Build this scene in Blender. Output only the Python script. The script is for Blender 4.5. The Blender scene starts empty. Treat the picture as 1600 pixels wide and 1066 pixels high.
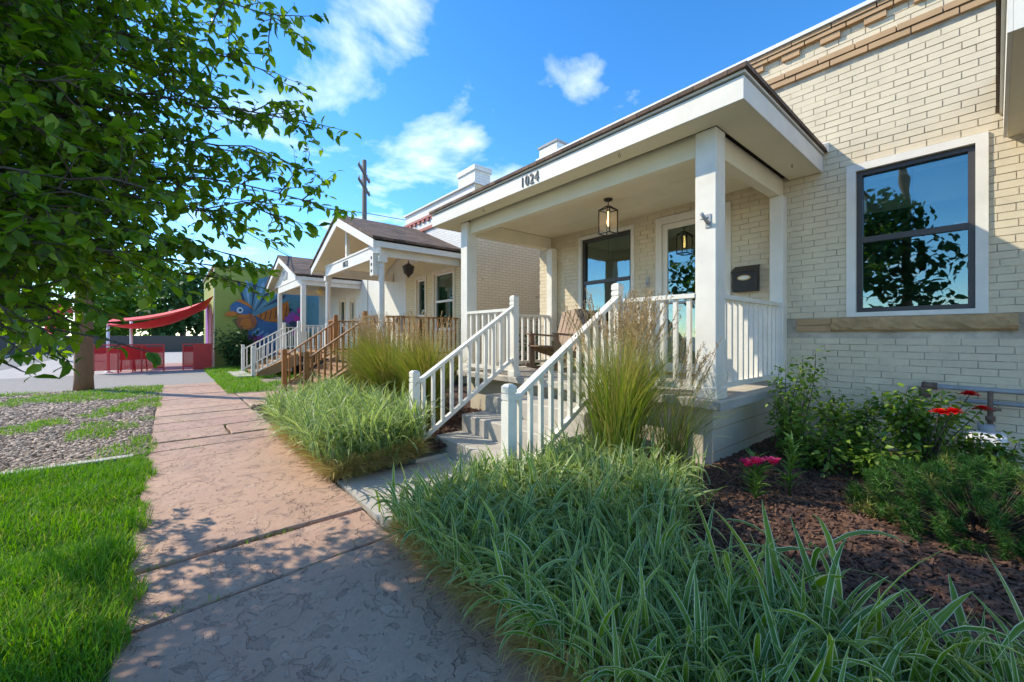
import bpy, bmesh, math, random
import numpy as np
from mathutils import Vector, Matrix

random.seed(7)
rng = np.random.default_rng(7)
R = math.radians
scene = bpy.context.scene
COL = scene.collection

# ------------------------------------------------------------------ camera
EYE = 1.33
FPX = 636.0
YAW = R(40.07)
cam_d = bpy.data.cameras.new('camera')
cam = bpy.data.objects.new('camera', cam_d)
COL.objects.link(cam)
cam.location = (0, 0, EYE)
cam.rotation_euler = (R(90), 0, -YAW)
cam_d.sensor_width = 36
cam_d.lens = FPX / 1600 * 36
cam_d.shift_y = -0.005
cam_d.clip_start = 0.05
cam_d.clip_end = 2000
scene.camera = cam

# ------------------------------------------------------------------ world and sun
SUN_DIR = Vector((-1.0, 1.42, 1.4)).normalized()          # towards the sun
EL = math.asin(SUN_DIR.z)
AZ = math.atan2(SUN_DIR.x, SUN_DIR.y)
world = bpy.data.worlds.new('World')
scene.world = world
world.use_nodes = True
wt = world.node_tree
wt.nodes.clear()
w_out = wt.nodes.new('ShaderNodeOutputWorld')
w_bg = wt.nodes.new('ShaderNodeBackground')
w_sky = wt.nodes.new('ShaderNodeTexSky')
w_sky.sky_type = 'NISHITA'
w_sky.sun_disc = False
w_sky.sun_elevation = EL
w_sky.sun_rotation = AZ
w_sky.altitude = 1600
w_sky.air_density = 1.0
w_sky.dust_density = 0.4
w_sky.ozone_density = 2.5
w_hsv = wt.nodes.new('ShaderNodeHueSaturation')
w_hsv.inputs['Saturation'].default_value = 1.3
w_hsv.inputs['Value'].default_value = 0.93
wt.links.new(w_sky.outputs[0], w_hsv.inputs['Color'])
w_tc = wt.nodes.new('ShaderNodeTexCoord')
w_sep = wt.nodes.new('ShaderNodeSeparateXYZ')
wt.links.new(w_tc.outputs['Generated'], w_sep.inputs[0])
w_z = wt.nodes.new('ShaderNodeMath'); w_z.operation = 'MAXIMUM'; w_z.inputs[1].default_value = 0.05
wt.links.new(w_sep.outputs['Z'], w_z.inputs[0])
w_za = wt.nodes.new('ShaderNodeMath'); w_za.operation = 'ADD'; w_za.inputs[1].default_value = 0.12
wt.links.new(w_z.outputs[0], w_za.inputs[0])
w_dx = wt.nodes.new('ShaderNodeMath'); w_dx.operation = 'DIVIDE'
w_dy = wt.nodes.new('ShaderNodeMath'); w_dy.operation = 'DIVIDE'
wt.links.new(w_sep.outputs['X'], w_dx.inputs[0]); wt.links.new(w_za.outputs[0], w_dx.inputs[1])
wt.links.new(w_sep.outputs['Y'], w_dy.inputs[0]); wt.links.new(w_za.outputs[0], w_dy.inputs[1])
w_cmb = wt.nodes.new('ShaderNodeCombineXYZ')
wt.links.new(w_dx.outputs[0], w_cmb.inputs[0]); wt.links.new(w_dy.outputs[0], w_cmb.inputs[1])
w_cmb.inputs[2].default_value = 5.1
w_n = wt.nodes.new('ShaderNodeTexNoise')
w_n.inputs['Scale'].default_value = 1.9
w_n.inputs['Detail'].default_value = 9
w_n.inputs['Roughness'].default_value = 0.55
w_n.inputs['Distortion'].default_value = 0.25
wt.links.new(w_cmb.outputs[0], w_n.inputs['Vector'])
w_r = wt.nodes.new('ShaderNodeValToRGB')
w_r.color_ramp.elements[0].position = 0.545
w_r.color_ramp.elements[0].color = (0, 0, 0, 1)
w_r.color_ramp.elements[1].position = 0.80
w_r.color_ramp.elements[1].color = (0.85, 0.85, 0.85, 1)
wt.links.new(w_n.outputs[0], w_r.inputs[0])
w_mix = wt.nodes.new('ShaderNodeMix'); w_mix.data_type = 'RGBA'
w_mix.inputs['B'].default_value = (5.6, 5.8, 6.1, 1)
wt.links.new(w_r.outputs[0], w_mix.inputs['Factor'])
wt.links.new(w_hsv.outputs[0], w_mix.inputs['A'])
wt.links.new(w_mix.outputs['Result'], w_bg.inputs['Color'])
w_bg.inputs['Strength'].default_value = 0.15
wt.links.new(w_bg.outputs[0], w_out.inputs['Surface'])

sun_d = bpy.data.lights.new('sun', 'SUN')
sun_d.energy = 2.25
sun_d.angle = R(0.55)
sun_d.color = (1.0, 0.90, 0.72)
sun = bpy.data.objects.new('sun', sun_d)
COL.objects.link(sun)
sun.rotation_euler = (-SUN_DIR).to_track_quat('-Z', 'Y').to_euler()

scene.view_settings.view_transform = 'Standard'
scene.view_settings.look = 'None'
scene.view_settings.exposure = 1.34
scene.view_settings.gamma = 1.0
scene.cycles.use_denoising = True
scene.cycles.max_bounces = 8
scene.cycles.diffuse_bounces = 4
scene.cycles.transparent_max_bounces = 12

# ------------------------------------------------------------------ pixel helpers (target pixels -> points on known planes)
FW = (math.sin(YAW), math.cos(YAW))
RT = (math.cos(YAW), -math.sin(YAW))
def pdir(px):
    u = (px - 800) / FPX
    return FW[0] + RT[0] * u, FW[1] + RT[1] * u
def at_depth(px, py, d):
    a, b = pdir(px)
    return Vector((a * d, b * d, EYE + (525 - py) / FPX * d))
def on_y(px, py, Y):
    a, b = pdir(px)
    return at_depth(px, py, Y / b)
def on_x(px, py, X):
    a, b = pdir(px)
    return at_depth(px, py, X / a)
def proj(p):
    d = p[0] * FW[0] + p[1] * FW[1]
    r = p[0] * RT[0] + p[1] * RT[1]
    if d < 0.05: return None
    return 800 + r / d * FPX, 525 - (p[2] - EYE) / d * FPX, d

# ------------------------------------------------------------------ materials
MATS = {}
def new_mat(name):
    m = bpy.data.materials.new(name)
    m.use_nodes = True
    nt = m.node_tree
    b = nt.nodes['Principled BSDF']
    MATS[name] = m
    return m, nt, b
def N(nt, t): return nt.nodes.new(t)
def noise(nt, scale, detail=4, rough=0.55, vec=None, dist=0.0):
    n = N(nt, 'ShaderNodeTexNoise')
    n.inputs['Scale'].default_value = scale
    n.inputs['Detail'].default_value = detail
    n.inputs['Roughness'].default_value = rough
    n.inputs['Distortion'].default_value = dist
    if vec is not None: nt.links.new(vec, n.inputs['Vector'])
    return n.outputs[0]
def ramp(nt, src, stops, interp='LINEAR'):
    r = N(nt, 'ShaderNodeValToRGB')
    cr = r.color_ramp
    cr.interpolation = interp
    while len(cr.elements) < len(stops): cr.elements.new(0.5)
    for e, (p, c) in zip(cr.elements, stops):
        e.position = p
        e.color = (c, c, c, 1) if isinstance(c, (int, float)) else (*c, 1)
    nt.links.new(src, r.inputs[0])
    return r.outputs[0]
def mix(nt, fac, a, b, mode='MIX'):
    m = N(nt, 'ShaderNodeMix'); m.data_type = 'RGBA'; m.blend_type = mode
    for key, v in (('Factor', fac), ('A', a), ('B', b)):
        if hasattr(v, 'is_linked') or hasattr(v, 'links'): nt.links.new(v, m.inputs[key])
        elif key == 'Factor': m.inputs[key].default_value = v
        else: m.inputs[key].default_value = (*v, 1)
    return m.outputs['Result']
def bump(nt, b, h, strength=0.3, dist=0.01):
    n = N(nt, 'ShaderNodeBump')
    n.inputs['Strength'].default_value = strength
    n.inputs['Distance'].default_value = dist
    nt.links.new(h, n.inputs['Height'])
    nt.links.new(n.outputs[0], b.inputs['Normal'])
def pos(nt):
    return N(nt, 'ShaderNodeNewGeometry').outputs['Position']
def objrand(nt):
    return N(nt, 'ShaderNodeObjectInfo').outputs['Random']

def paint(name, col, rough=0.5, var=0.12, scale=6, bstr=0.12, dirt=0.0, dirtcol=(0.25, 0.2, 0.14), obj_var=0.0):
    m, nt, b = new_mat(name)
    p = pos(nt)
    n1 = noise(nt, scale, 6, 0.6, p)
    c = mix(nt, ramp(nt, n1, [(0.3, 0.0), (0.7, 1.0)]), tuple(x * (1 - var) for x in col), tuple(min(1, x * (1 + var * 0.5)) for x in col))
    if dirt:
        n2 = noise(nt, 2.1, 8, 0.7, p, 0.6)
        c = mix(nt, ramp(nt, n2, [(0.55, 0.0), (0.75, dirt)]), c, dirtcol)
    if obj_var:
        c = mix(nt, ramp(nt, objrand(nt), [(0, 0.0), (1, obj_var)]), c, tuple(x * 0.72 for x in col))
    nt.links.new(c, b.inputs['Base Color'])
    b.inputs['Roughness'].default_value = rough
    n3 = noise(nt, 90, 5, 0.6, p)
    bump(nt, b, n3, bstr, 0.004)
    return m

paint('cream_brick', (0.71, 0.60, 0.41), 0.62, 0.10, 5, 0.35, 0.22, (0.5, 0.36, 0.24), 0.16)
paint('tan_brick', (0.50, 0.31, 0.15), 0.65, 0.12, 6, 0.35, 0.15, (0.3, 0.2, 0.12), 0.2)
paint('mortar', (0.60, 0.51, 0.38), 0.8, 0.55, 3.5, 0.6, 0.5, (0.22, 0.17, 0.11))  # joints coloured darker than the brick paint, for dirt and for recess shading
paint('white_paint', (0.79, 0.745, 0.64), 0.5, 0.09, 4, 0.28, 0.30, (0.52, 0.47, 0.38))
paint('rail_paint', (0.80, 0.76, 0.66), 0.5, 0.09, 5, 0.28, 0.38, (0.5, 0.45, 0.36))
paint('soffit_paint', (0.83, 0.75, 0.55), 0.55, 0.06, 2.5, 0.06, 0.10, (0.5, 0.42, 0.3))
paint('foundation_paint', (0.66, 0.58, 0.44), 0.7, 0.12, 3, 0.5, 0.45, (0.42, 0.33, 0.22))
paint('concrete', (0.48, 0.44, 0.37), 0.8, 0.18, 5, 0.5, 0.4, (0.36, 0.32, 0.26))
paint('slab_edge', (0.40, 0.39, 0.36), 0.8, 0.2, 8, 0.5, 0.3)
paint('sandstone', (0.50, 0.32, 0.15), 0.85, 0.3, 7, 1.0, 0.3, (0.25, 0.15, 0.08))
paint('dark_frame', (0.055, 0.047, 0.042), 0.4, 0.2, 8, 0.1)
paint('black_metal', (0.03, 0.027, 0.025), 0.42, 0.2, 10, 0.1)
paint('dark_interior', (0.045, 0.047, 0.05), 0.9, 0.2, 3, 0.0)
paint('blind', (0.80, 0.77, 0.68), 0.6, 0.05, 3, 0.0)
paint('flashing', (0.80, 0.80, 0.79), 0.35, 0.05, 3, 0.05)
paint('grey_metal', (0.36, 0.37, 0.37), 0.45, 0.2, 9, 0.2, 0.3, (0.25, 0.17, 0.1))
paint('rust_metal', (0.17, 0.11, 0.075), 0.75, 0.4, 20, 0.6)
paint('brass', (0.62, 0.44, 0.16), 0.35, 0.2, 15, 0.1)
paint('cream_house', (0.70, 0.60, 0.40), 0.65, 0.08, 5, 0.2)
paint('pale_wall', (0.72, 0.70, 0.60), 0.6, 0.06, 2, 0.15, 0.12)
paint('green_wall', (0.30, 0.34, 0.06), 0.7, 0.12, 1.2, 0.2)
paint('red_paint', (0.56, 0.035, 0.03), 0.5, 0.15, 5, 0.1)
paint('sail_red', (0.80, 0.035, 0.045), 0.7, 0.05, 1.2, 0.15)
paint('brick_red', (0.42, 0.14, 0.11), 0.7, 0.15, 6, 0.2)
paint('sign_white', (0.8, 0.8, 0.8), 0.5, 0.04, 3, 0.02)
paint('number_dark', (0.09, 0.085, 0.08), 0.45, 0.1, 8, 0.02)

def wood(name, col, axis=1, rough=0.6, var=0.35, obj_var=0.3):
    m, nt, b = new_mat(name)
    tc = N(nt, 'ShaderNodeTexCoord')
    mp = N(nt, 'ShaderNodeMapping')
    s = [14, 14, 14]; s[axis] = 1.3
    mp.inputs['Scale'].default_value = s
    nt.links.new(tc.outputs['Object'], mp.inputs[0])
    n1 = noise(nt, 4, 6, 0.6, mp.outputs[0], 0.8)
    c = mix(nt, ramp(nt, n1, [(0.3, 0), (0.7, 1)]), tuple(x * (1 - var) for x in col), tuple(x * (1 + var * 0.4) for x in col))
    c = mix(nt, ramp(nt, objrand(nt), [(0, 0.0), (1, obj_var)]), c, tuple(x * 0.6 for x in col))
    nt.links.new(c, b.inputs['Base Color'])
    b.inputs['Roughness'].default_value = rough
    bump(nt, b, n1, 0.25, 0.004)
    return m
wood('stained_wood', (0.42, 0.185, 0.045), 2, 0.5)
wood('stair_wood', (0.45, 0.26, 0.12), 1, 0.65)
wood('chair_wood', (0.30, 0.185, 0.11), 2, 0.6)
wood('pole_wood', (0.24, 0.13, 0.065), 2, 0.85)
wood('grey_pole', (0.17, 0.145, 0.125), 2, 0.85)

# painted brick on distant walls
def brickwall(name, col, mort, damage=0.0):
    m, nt, b = new_mat(name)
    tc = N(nt, 'ShaderNodeTexCoord')
    bt = N(nt, 'ShaderNodeTexBrick')
    sep = N(nt, 'ShaderNodeSeparateXYZ'); nt.links.new(pos(nt), sep.inputs[0])
    ad = N(nt, 'ShaderNodeMath'); ad.operation = 'ADD'
    nt.links.new(sep.outputs[0], ad.inputs[0]); nt.links.new(sep.outputs[1], ad.inputs[1])
    cb = N(nt, 'ShaderNodeCombineXYZ'); nt.links.new(ad.outputs[0], cb.inputs[0]); nt.links.new(sep.outputs[2], cb.inputs[1])
    nt.links.new(cb.outputs[0], bt.inputs['Vector'])
    bt.inputs['Scale'].default_value = 1.0
    bt.inputs['Brick Width'].default_value = 0.215
    bt.inputs['Row Height'].default_value = 0.0655
    bt.inputs['Mortar Size'].default_value = 0.006
    bt.inputs['Color1'].default_value = (*col, 1)
    bt.inputs['Color2'].default_value = (*[x * 0.93 for x in col], 1)
    bt.inputs['Mortar'].default_value = (*mort, 1)
    n = noise(nt, 1.6, 8, 0.7, pos(nt), 0.5)
    c = mix(nt, ramp(nt, n, [(0.45, 0), (0.8, 0.35)]), bt.outputs['Color'], (0.5, 0.38, 0.24))
    if damage:
        n2 = noise(nt, 7, 6, 0.7, pos(nt), 0.3)
        c = mix(nt, ramp(nt, n2, [(0.665, 0), (0.685, 0.85)]), c, (0.2, 0.12, 0.07))
    nt.links.new(c, b.inputs['Base Color'])
    b.inputs['Roughness'].default_value = 0.7
    bump(nt, b, bt.outputs['Fac'], -0.6, 0.008)
brickwall('brick_side', (0.72, 0.58, 0.38), (0.46, 0.35, 0.22), 0.8)
brickwall('brick_front', (0.72, 0.60, 0.34), (0.5, 0.4, 0.2))
brickwall('brick_white', (0.78, 0.77, 0.73), (0.55, 0.53, 0.48))

# shingles
m, nt, b = new_mat('shingle')
bt = N(nt, 'ShaderNodeTexBrick')
nt.links.new(pos(nt), bt.inputs['Vector'])
bt.inputs['Scale'].default_value = 1
bt.inputs['Brick Width'].default_value = 0.25
bt.inputs['Row Height'].default_value = 0.13
bt.inputs['Mortar Size'].default_value = 0.004
bt.inputs['Color1'].default_value = (0.075, 0.05, 0.036, 1)
bt.inputs['Color2'].default_value = (0.26, 0.165, 0.11, 1)
bt.inputs['Mortar'].default_value = (0.04, 0.03, 0.025, 1)
n = noise(nt, 60, 4, 0.7, pos(nt))
nt.links.new(mix(nt, ramp(nt, n, [(0.3, 0), (0.7, 0.6)]), bt.outputs['Color'], (0.09, 0.06, 0.045)), b.inputs['Base Color'])
b.inputs['Roughness'].default_value = 0.95
bump(nt, b, n, 0.8, 0.01)

# glass: see-through pane that mirrors the street
m, nt, b = new_mat('window_glass')
nt.nodes.remove(b)
tr = N(nt, 'ShaderNodeBsdfTransparent'); tr.inputs[0].default_value = (0.80, 0.85, 0.85, 1)
gl = N(nt, 'ShaderNodeBsdfGlossy'); gl.inputs['Color'].default_value = (0.50, 0.64, 0.62, 1); gl.inputs['Roughness'].default_value = 0.012
lw = N(nt, 'ShaderNodeLayerWeight'); lw.inputs['Blend'].default_value = 0.45
mr = N(nt, 'ShaderNodeMapRange'); mr.inputs['To Min'].default_value = 0.17; mr.inputs['To Max'].default_value = 0.85
nt.links.new(lw.outputs['Fresnel'], mr.inputs['Value'])
ms = N(nt, 'ShaderNodeMixShader')
nt.links.new(mr.outputs[0], ms.inputs[0]); nt.links.new(tr.outputs[0], ms.inputs[1]); nt.links.new(gl.outputs[0], ms.inputs[2])
nt.links.new(ms.outputs[0], nt.nodes['Material Output'].inputs[0])
nw = noise(nt, 1.7, 2, 0.5, pos(nt))
bn = N(nt, 'ShaderNodeBump'); bn.inputs['Strength'].default_value = 0.05; bn.inputs['Distance'].default_value = 0.05
nt.links.new(nw, bn.inputs['Height']); nt.links.new(bn.outputs[0], gl.inputs['Normal'])

m, nt, b = new_mat('lantern_glass')
b.inputs['Base Color'].default_value = (0.9, 0.85, 0.75, 1)
b.inputs['Roughness'].default_value = 0.05
b.inputs['Alpha'].default_value = 0.10
m, nt, b = new_mat('lamp_glow')
b.inputs['Base Color'].default_value = (1, 0.7, 0.3, 1)
b.inputs['Emission Color'].default_value = (1.0, 0.58, 0.18, 1)
b.inputs['Emission Strength'].default_value = 2.5

# flagstone
m, nt, b = new_mat('flagstone')
p = pos(nt)
mp = N(nt, 'ShaderNodeMapping'); mp.inputs['Scale'].default_value = (1.0, 0.8, 1.0); mp.inputs['Rotation'].default_value = (0, 0, 0.5)
nt.links.new(p, mp.inputs[0])
cl = noise(nt, 9.0, 5, 0.55, mp.outputs[0], 0.5)
cl2 = noise(nt, 2.4, 6, 0.6, mp.outputs[0], 0.3)
st1 = ramp(nt, cl, [(0.0, 0.0), (0.385, 0.0), (0.40, 0.5), (0.60, 0.5), (0.612, 0.85), (1.0, 1.0)])
st2 = ramp(nt, cl2, [(0.0, 0.0), (0.45, 0.1), (0.458, 0.6), (0.60, 0.7), (0.606, 1.0), (1.0, 1.0)])
sa = N(nt, 'ShaderNodeMath'); sa.operation = 'ADD'
nt.links.new(st1, sa.inputs[0]); nt.links.new(st2, sa.inputs[1])
steps = sa.outputs[0]
n1 = noise(nt, 2.2, 6, 0.6, p)
n2 = noise(nt, 34, 6, 0.7, p)
c = mix(nt, ramp(nt, n1, [(0.3, 0), (0.7, 1)]), (0.37, 0.21, 0.145), (0.52, 0.315, 0.215))
c = mix(nt, ramp(nt, n2, [(0.45, 0), (0.75, 0.55)]), c, (0.26, 0.175, 0.14))
c = mix(nt, ramp(nt, objrand(nt), [(0, 0.0), (1, 0.4)]), c, (0.55, 0.36, 0.22))
n3 = noise(nt, 0.9, 5, 0.6, p)
c = mix(nt, ramp(nt, n3, [(0.5, 0), (0.75, 0.55)]), c, (0.23, 0.16, 0.13))
c = mix(nt, ramp(nt, cl, [(0.375, 0.32), (0.40, 0.0)]), c, (0.19, 0.12, 0.09))
c = mix(nt, ramp(nt, cl, [(0.60, 0.0), (0.62, 0.3)]), c, (0.56, 0.40, 0.29))
nt.links.new(c, b.inputs['Base Color'])
b.inputs['Roughness'].default_value = 0.72
hm = N(nt, 'ShaderNodeMath'); hm.operation = 'MULTIPLY_ADD'; hm.inputs[1].default_value = 0.22
nt.links.new(n2, hm.inputs[0]); nt.links.new(steps, hm.inputs[2])
bump(nt, b, hm.outputs[0], 0.85, 0.03)

def ground_mat(name, c1, c2, scale, rough=0.95, bstr=0.6, c3=None):
    m, nt, b = new_mat(name)
    p = pos(nt)
    n1 = noise(nt, scale, 8, 0.65, p)
    n2 = noise(nt, scale * 0.13, 4, 0.6, p)
    c = mix(nt, ramp(nt, n1, [(0.3, 0), (0.7, 1)]), c1, c2)
    if c3: c = mix(nt, ramp(nt, n2, [(0.4, 0), (0.65, 0.8)]), c, c3)
    nt.links.new(c, b.inputs['Base Color'])
    b.inputs['Roughness'].default_value = rough
    bump(nt, b, n1, bstr, 0.02)
ground_mat('soil', (0.07, 0.045, 0.03), (0.13, 0.085, 0.055), 18)
ground_mat('lot', (0.36, 0.33, 0.29), (0.50, 0.47, 0.43), 5)
ground_mat('asphalt', (0.17, 0.165, 0.16), (0.26, 0.25, 0.24), 30, c3=(0.30, 0.28, 0.25))
ground_mat('alley', (0.25, 0.225, 0.195), (0.36, 0.33, 0.29), 22)
ground_mat('dirt', (0.23, 0.18, 0.12), (0.33, 0.27, 0.19), 14)
ground_mat('mulch_base', (0.055, 0.03, 0.02), (0.115, 0.066, 0.044), 40)
ground_mat('patio_floor', (0.33, 0.20, 0.19), (0.42, 0.28, 0.27), 3)
ground_mat('gravel_base', (0.20, 0.15, 0.11), (0.40, 0.31, 0.23), 35)
ground_mat('lawn_soil', (0.03, 0.06, 0.012), (0.07, 0.10, 0.025), 25)

def uvmat(name, build, rough=0.5, transl=0.35, spec=0.3):
    """foliage: UV = (across, random); Leaf = (along, dryness)"""
    m, nt, b = new_mat(name)
    u = N(nt, 'ShaderNodeUVMap'); u.uv_map = 'uv'
    s = N(nt, 'ShaderNodeSeparateXYZ'); nt.links.new(u.outputs[0], s.inputs[0])
    u2 = N(nt, 'ShaderNodeUVMap'); u2.uv_map = 'leaf'
    s2 = N(nt, 'ShaderNodeSeparateXYZ'); nt.links.new(u2.outputs[0], s2.inputs[0])
    c = build(nt, s.outputs[0], s.outputs[1], s2.outputs[0], s2.outputs[1])
    nt.links.new(c, b.inputs['Base Color'])
    b.inputs['Roughness'].default_value = rough
    b.inputs['Specular IOR Level'].default_value = spec
    t = N(nt, 'ShaderNodeBsdfTranslucent')
    hs = N(nt, 'ShaderNodeHueSaturation'); hs.inputs['Saturation'].default_value = 1.15; hs.inputs['Value'].default_value = 1.5
    nt.links.new(c, hs.inputs['Color']); nt.links.new(hs.outputs[0], t.inputs['Color'])
    ms = N(nt, 'ShaderNodeMixShader'); ms.inputs[0].default_value = transl
    nt.links.new(b.outputs[0], ms.inputs[1]); nt.links.new(t.outputs[0], ms.inputs[2])
    nt.links.new(ms.outputs[0], nt.nodes['Material Output'].inputs[0])
    return m
def two_tone(a, bcol, dry=(0.30, 0.20, 0.07)):
    def f(nt, ac, rnd, al, dr):
        c = mix(nt, rnd, a, bcol)
        return mix(nt, dr, c, dry)
    return f
uvmat('tree_leaf', two_tone((0.055, 0.15, 0.012), (0.24, 0.36, 0.03)), 0.4, 0.5, 0.5)
uvmat('far_leaf', two_tone((0.06, 0.14, 0.018), (0.18, 0.30, 0.035)), 0.6, 0.3)
uvmat('far_leaf_dark', two_tone((0.03, 0.075, 0.02), (0.06, 0.125, 0.03)), 0.6, 0.25)
uvmat('shrub_leaf', two_tone((0.06, 0.15, 0.02), (0.22, 0.33, 0.05)), 0.45, 0.38, 0.4)
uvmat('lily_leaf', two_tone((0.075, 0.17, 0.03), (0.15, 0.27, 0.06)), 0.45, 0.3, 0.4)
uvmat('pine_needle', two_tone((0.03, 0.10, 0.018), (0.09, 0.20, 0.03), (0.26, 0.25, 0.06)), 0.5, 0.15)
uvmat('lawn_blade', two_tone((0.07, 0.21, 0.008), (0.22, 0.42, 0.025), (0.36, 0.36, 0.10)), 0.5, 0.35)
uvmat('rose_petal', two_tone((0.55, 0.006, 0.012), (0.75, 0.03, 0.03)), 0.5, 0.3)
uvmat('lily_petal', two_tone((0.50, 0.02, 0.11), (0.68, 0.08, 0.20)), 0.5, 0.3)
uvmat('violet_petal', two_tone((0.30, 0.05, 0.40), (0.5, 0.12, 0.55)), 0.5, 0.3)
uvmat('plume', two_tone((0.30, 0.20, 0.10), (0.55, 0.42, 0.24)), 0.8, 0.3)
uvmat('tall_blade', two_tone((0.09, 0.19, 0.02), (0.25, 0.32, 0.045), (0.50, 0.37, 0.13)), 0.5, 0.35)
def ribbon(nt, ac, rnd, al, dr):
    st = ramp(nt, ac, [(0.0, 0.95), (0.12, 0.9), (0.16, 0.02), (0.45, 0.0), (0.60, 0.03), (0.62, 0.25), (0.66, 0.25), (0.68, 0.03), (0.86, 0.03), (0.90, 0.85), (1.0, 0.95)])
    g = mix(nt, rnd, (0.06, 0.17, 0.012), (0.24, 0.36, 0.022))
    c = mix(nt, st, g, (0.74, 0.74, 0.46))
    return mix(nt, dr, c, (0.56, 0.39, 0.17))
uvmat('ribbon_blade', ribbon, 0.42, 0.38, 0.45)

m, nt, b = new_mat('bark')
n1 = noise(nt, 22, 8, 0.7, pos(nt), 0.8)
nt.links.new(mix(nt, ramp(nt, n1, [(0.3, 0), (0.7, 1)]), (0.05, 0.036, 0.026), (0.14, 0.105, 0.075)), b.inputs['Base Color'])
b.inputs['Roughness'].default_value = 0.9
bump(nt, b, n1, 0.8, 0.02)
for nm, cc in (('pebble', (0.52, 0.39, 0.28)), ('chip', (0.135, 0.068, 0.04))):
    m, nt, b = new_mat(nm)
    u = N(nt, 'ShaderNodeUVMap'); u.uv_map = 'uv'
    s = N(nt, 'ShaderNodeSeparateXYZ'); nt.links.new(u.outputs[0], s.inputs[0])
    c = mix(nt, s.outputs[1], tuple(x * 0.5 for x in cc), tuple(x * 1.35 for x in cc))
    nt.links.new(c, b.inputs['Base Color']); b.inputs['Roughness'].default_value = 0.8

def flat(name, col, rough=0.7):
    m, nt, b = new_mat(name)
    n1 = noise(nt, 5, 6, 0.7, pos(nt), 0.5)
    nt.links.new(mix(nt, ramp(nt, n1, [(0.35, 0), (0.7, 0.55)]), col, tuple(x * 0.45 for x in col)), b.inputs['Base Color'])
    b.inputs['Roughness'].default_value = rough
for nm, cc in (('m_blue', (0.06, 0.17, 0.36)), ('m_teal', (0.12, 0.30, 0.38)), ('m_orange', (0.62, 0.20, 0.03)), ('m_rust', (0.40, 0.13, 0.05)),
               ('m_white', (0.8, 0.8, 0.75)), ('m_black', (0.015, 0.015, 0.02)), ('m_purple', (0.32, 0.10, 0.45)), ('m_magenta', (0.62, 0.05, 0.40)),
               ('m_navy', (0.04, 0.07, 0.13)), ('m_brown', (0.22, 0.09, 0.05)), ('m_pink', (0.55, 0.25, 0.30)), ('m_olive', (0.14, 0.15, 0.05)), ('m_sky', (0.25, 0.45, 0.6))):
    flat(nm, cc)
m, nt, b = new_mat('red_mesh')
nt.nodes.remove(b)
d = N(nt, 'ShaderNodeBsdfDiffuse'); d.inputs[0].default_value = (0.62, 0.04, 0.04, 1)
t = N(nt, 'ShaderNodeBsdfTransparent')
ms = N(nt, 'ShaderNodeMixShader'); ms.inputs[0].default_value = 0.35
nt.links.new(d.outputs[0], ms.inputs[1]); nt.links.new(t.outputs[0], ms.inputs[2]); nt.links.new(ms.outputs[0], nt.nodes['Material Output'].inputs[0])

# ------------------------------------------------------------------ object helpers
def link(name, me, mat=None, parent=None, kind=None):
    o = bpy.data.objects.new(name, me)
    COL.objects.link(o)
    if mat: me.materials.append(MATS[mat])
    if parent is not None: o.parent = parent
    if kind: o['kind'] = kind
    return o
def tag(o, label, cat, group=None, kind=None):
    o['label'] = label; o['category'] = cat
    if group: o['group'] = group
    if kind: o['kind'] = kind
    return o
def thing(name, label, cat, loc=(0, 0, 0), group=None):
    o = bpy.data.objects.new(name, None)
    COL.objects.link(o)
    o.location = loc
    o.empty_display_size = 0.1
    return tag(o, label, cat, group)

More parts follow.
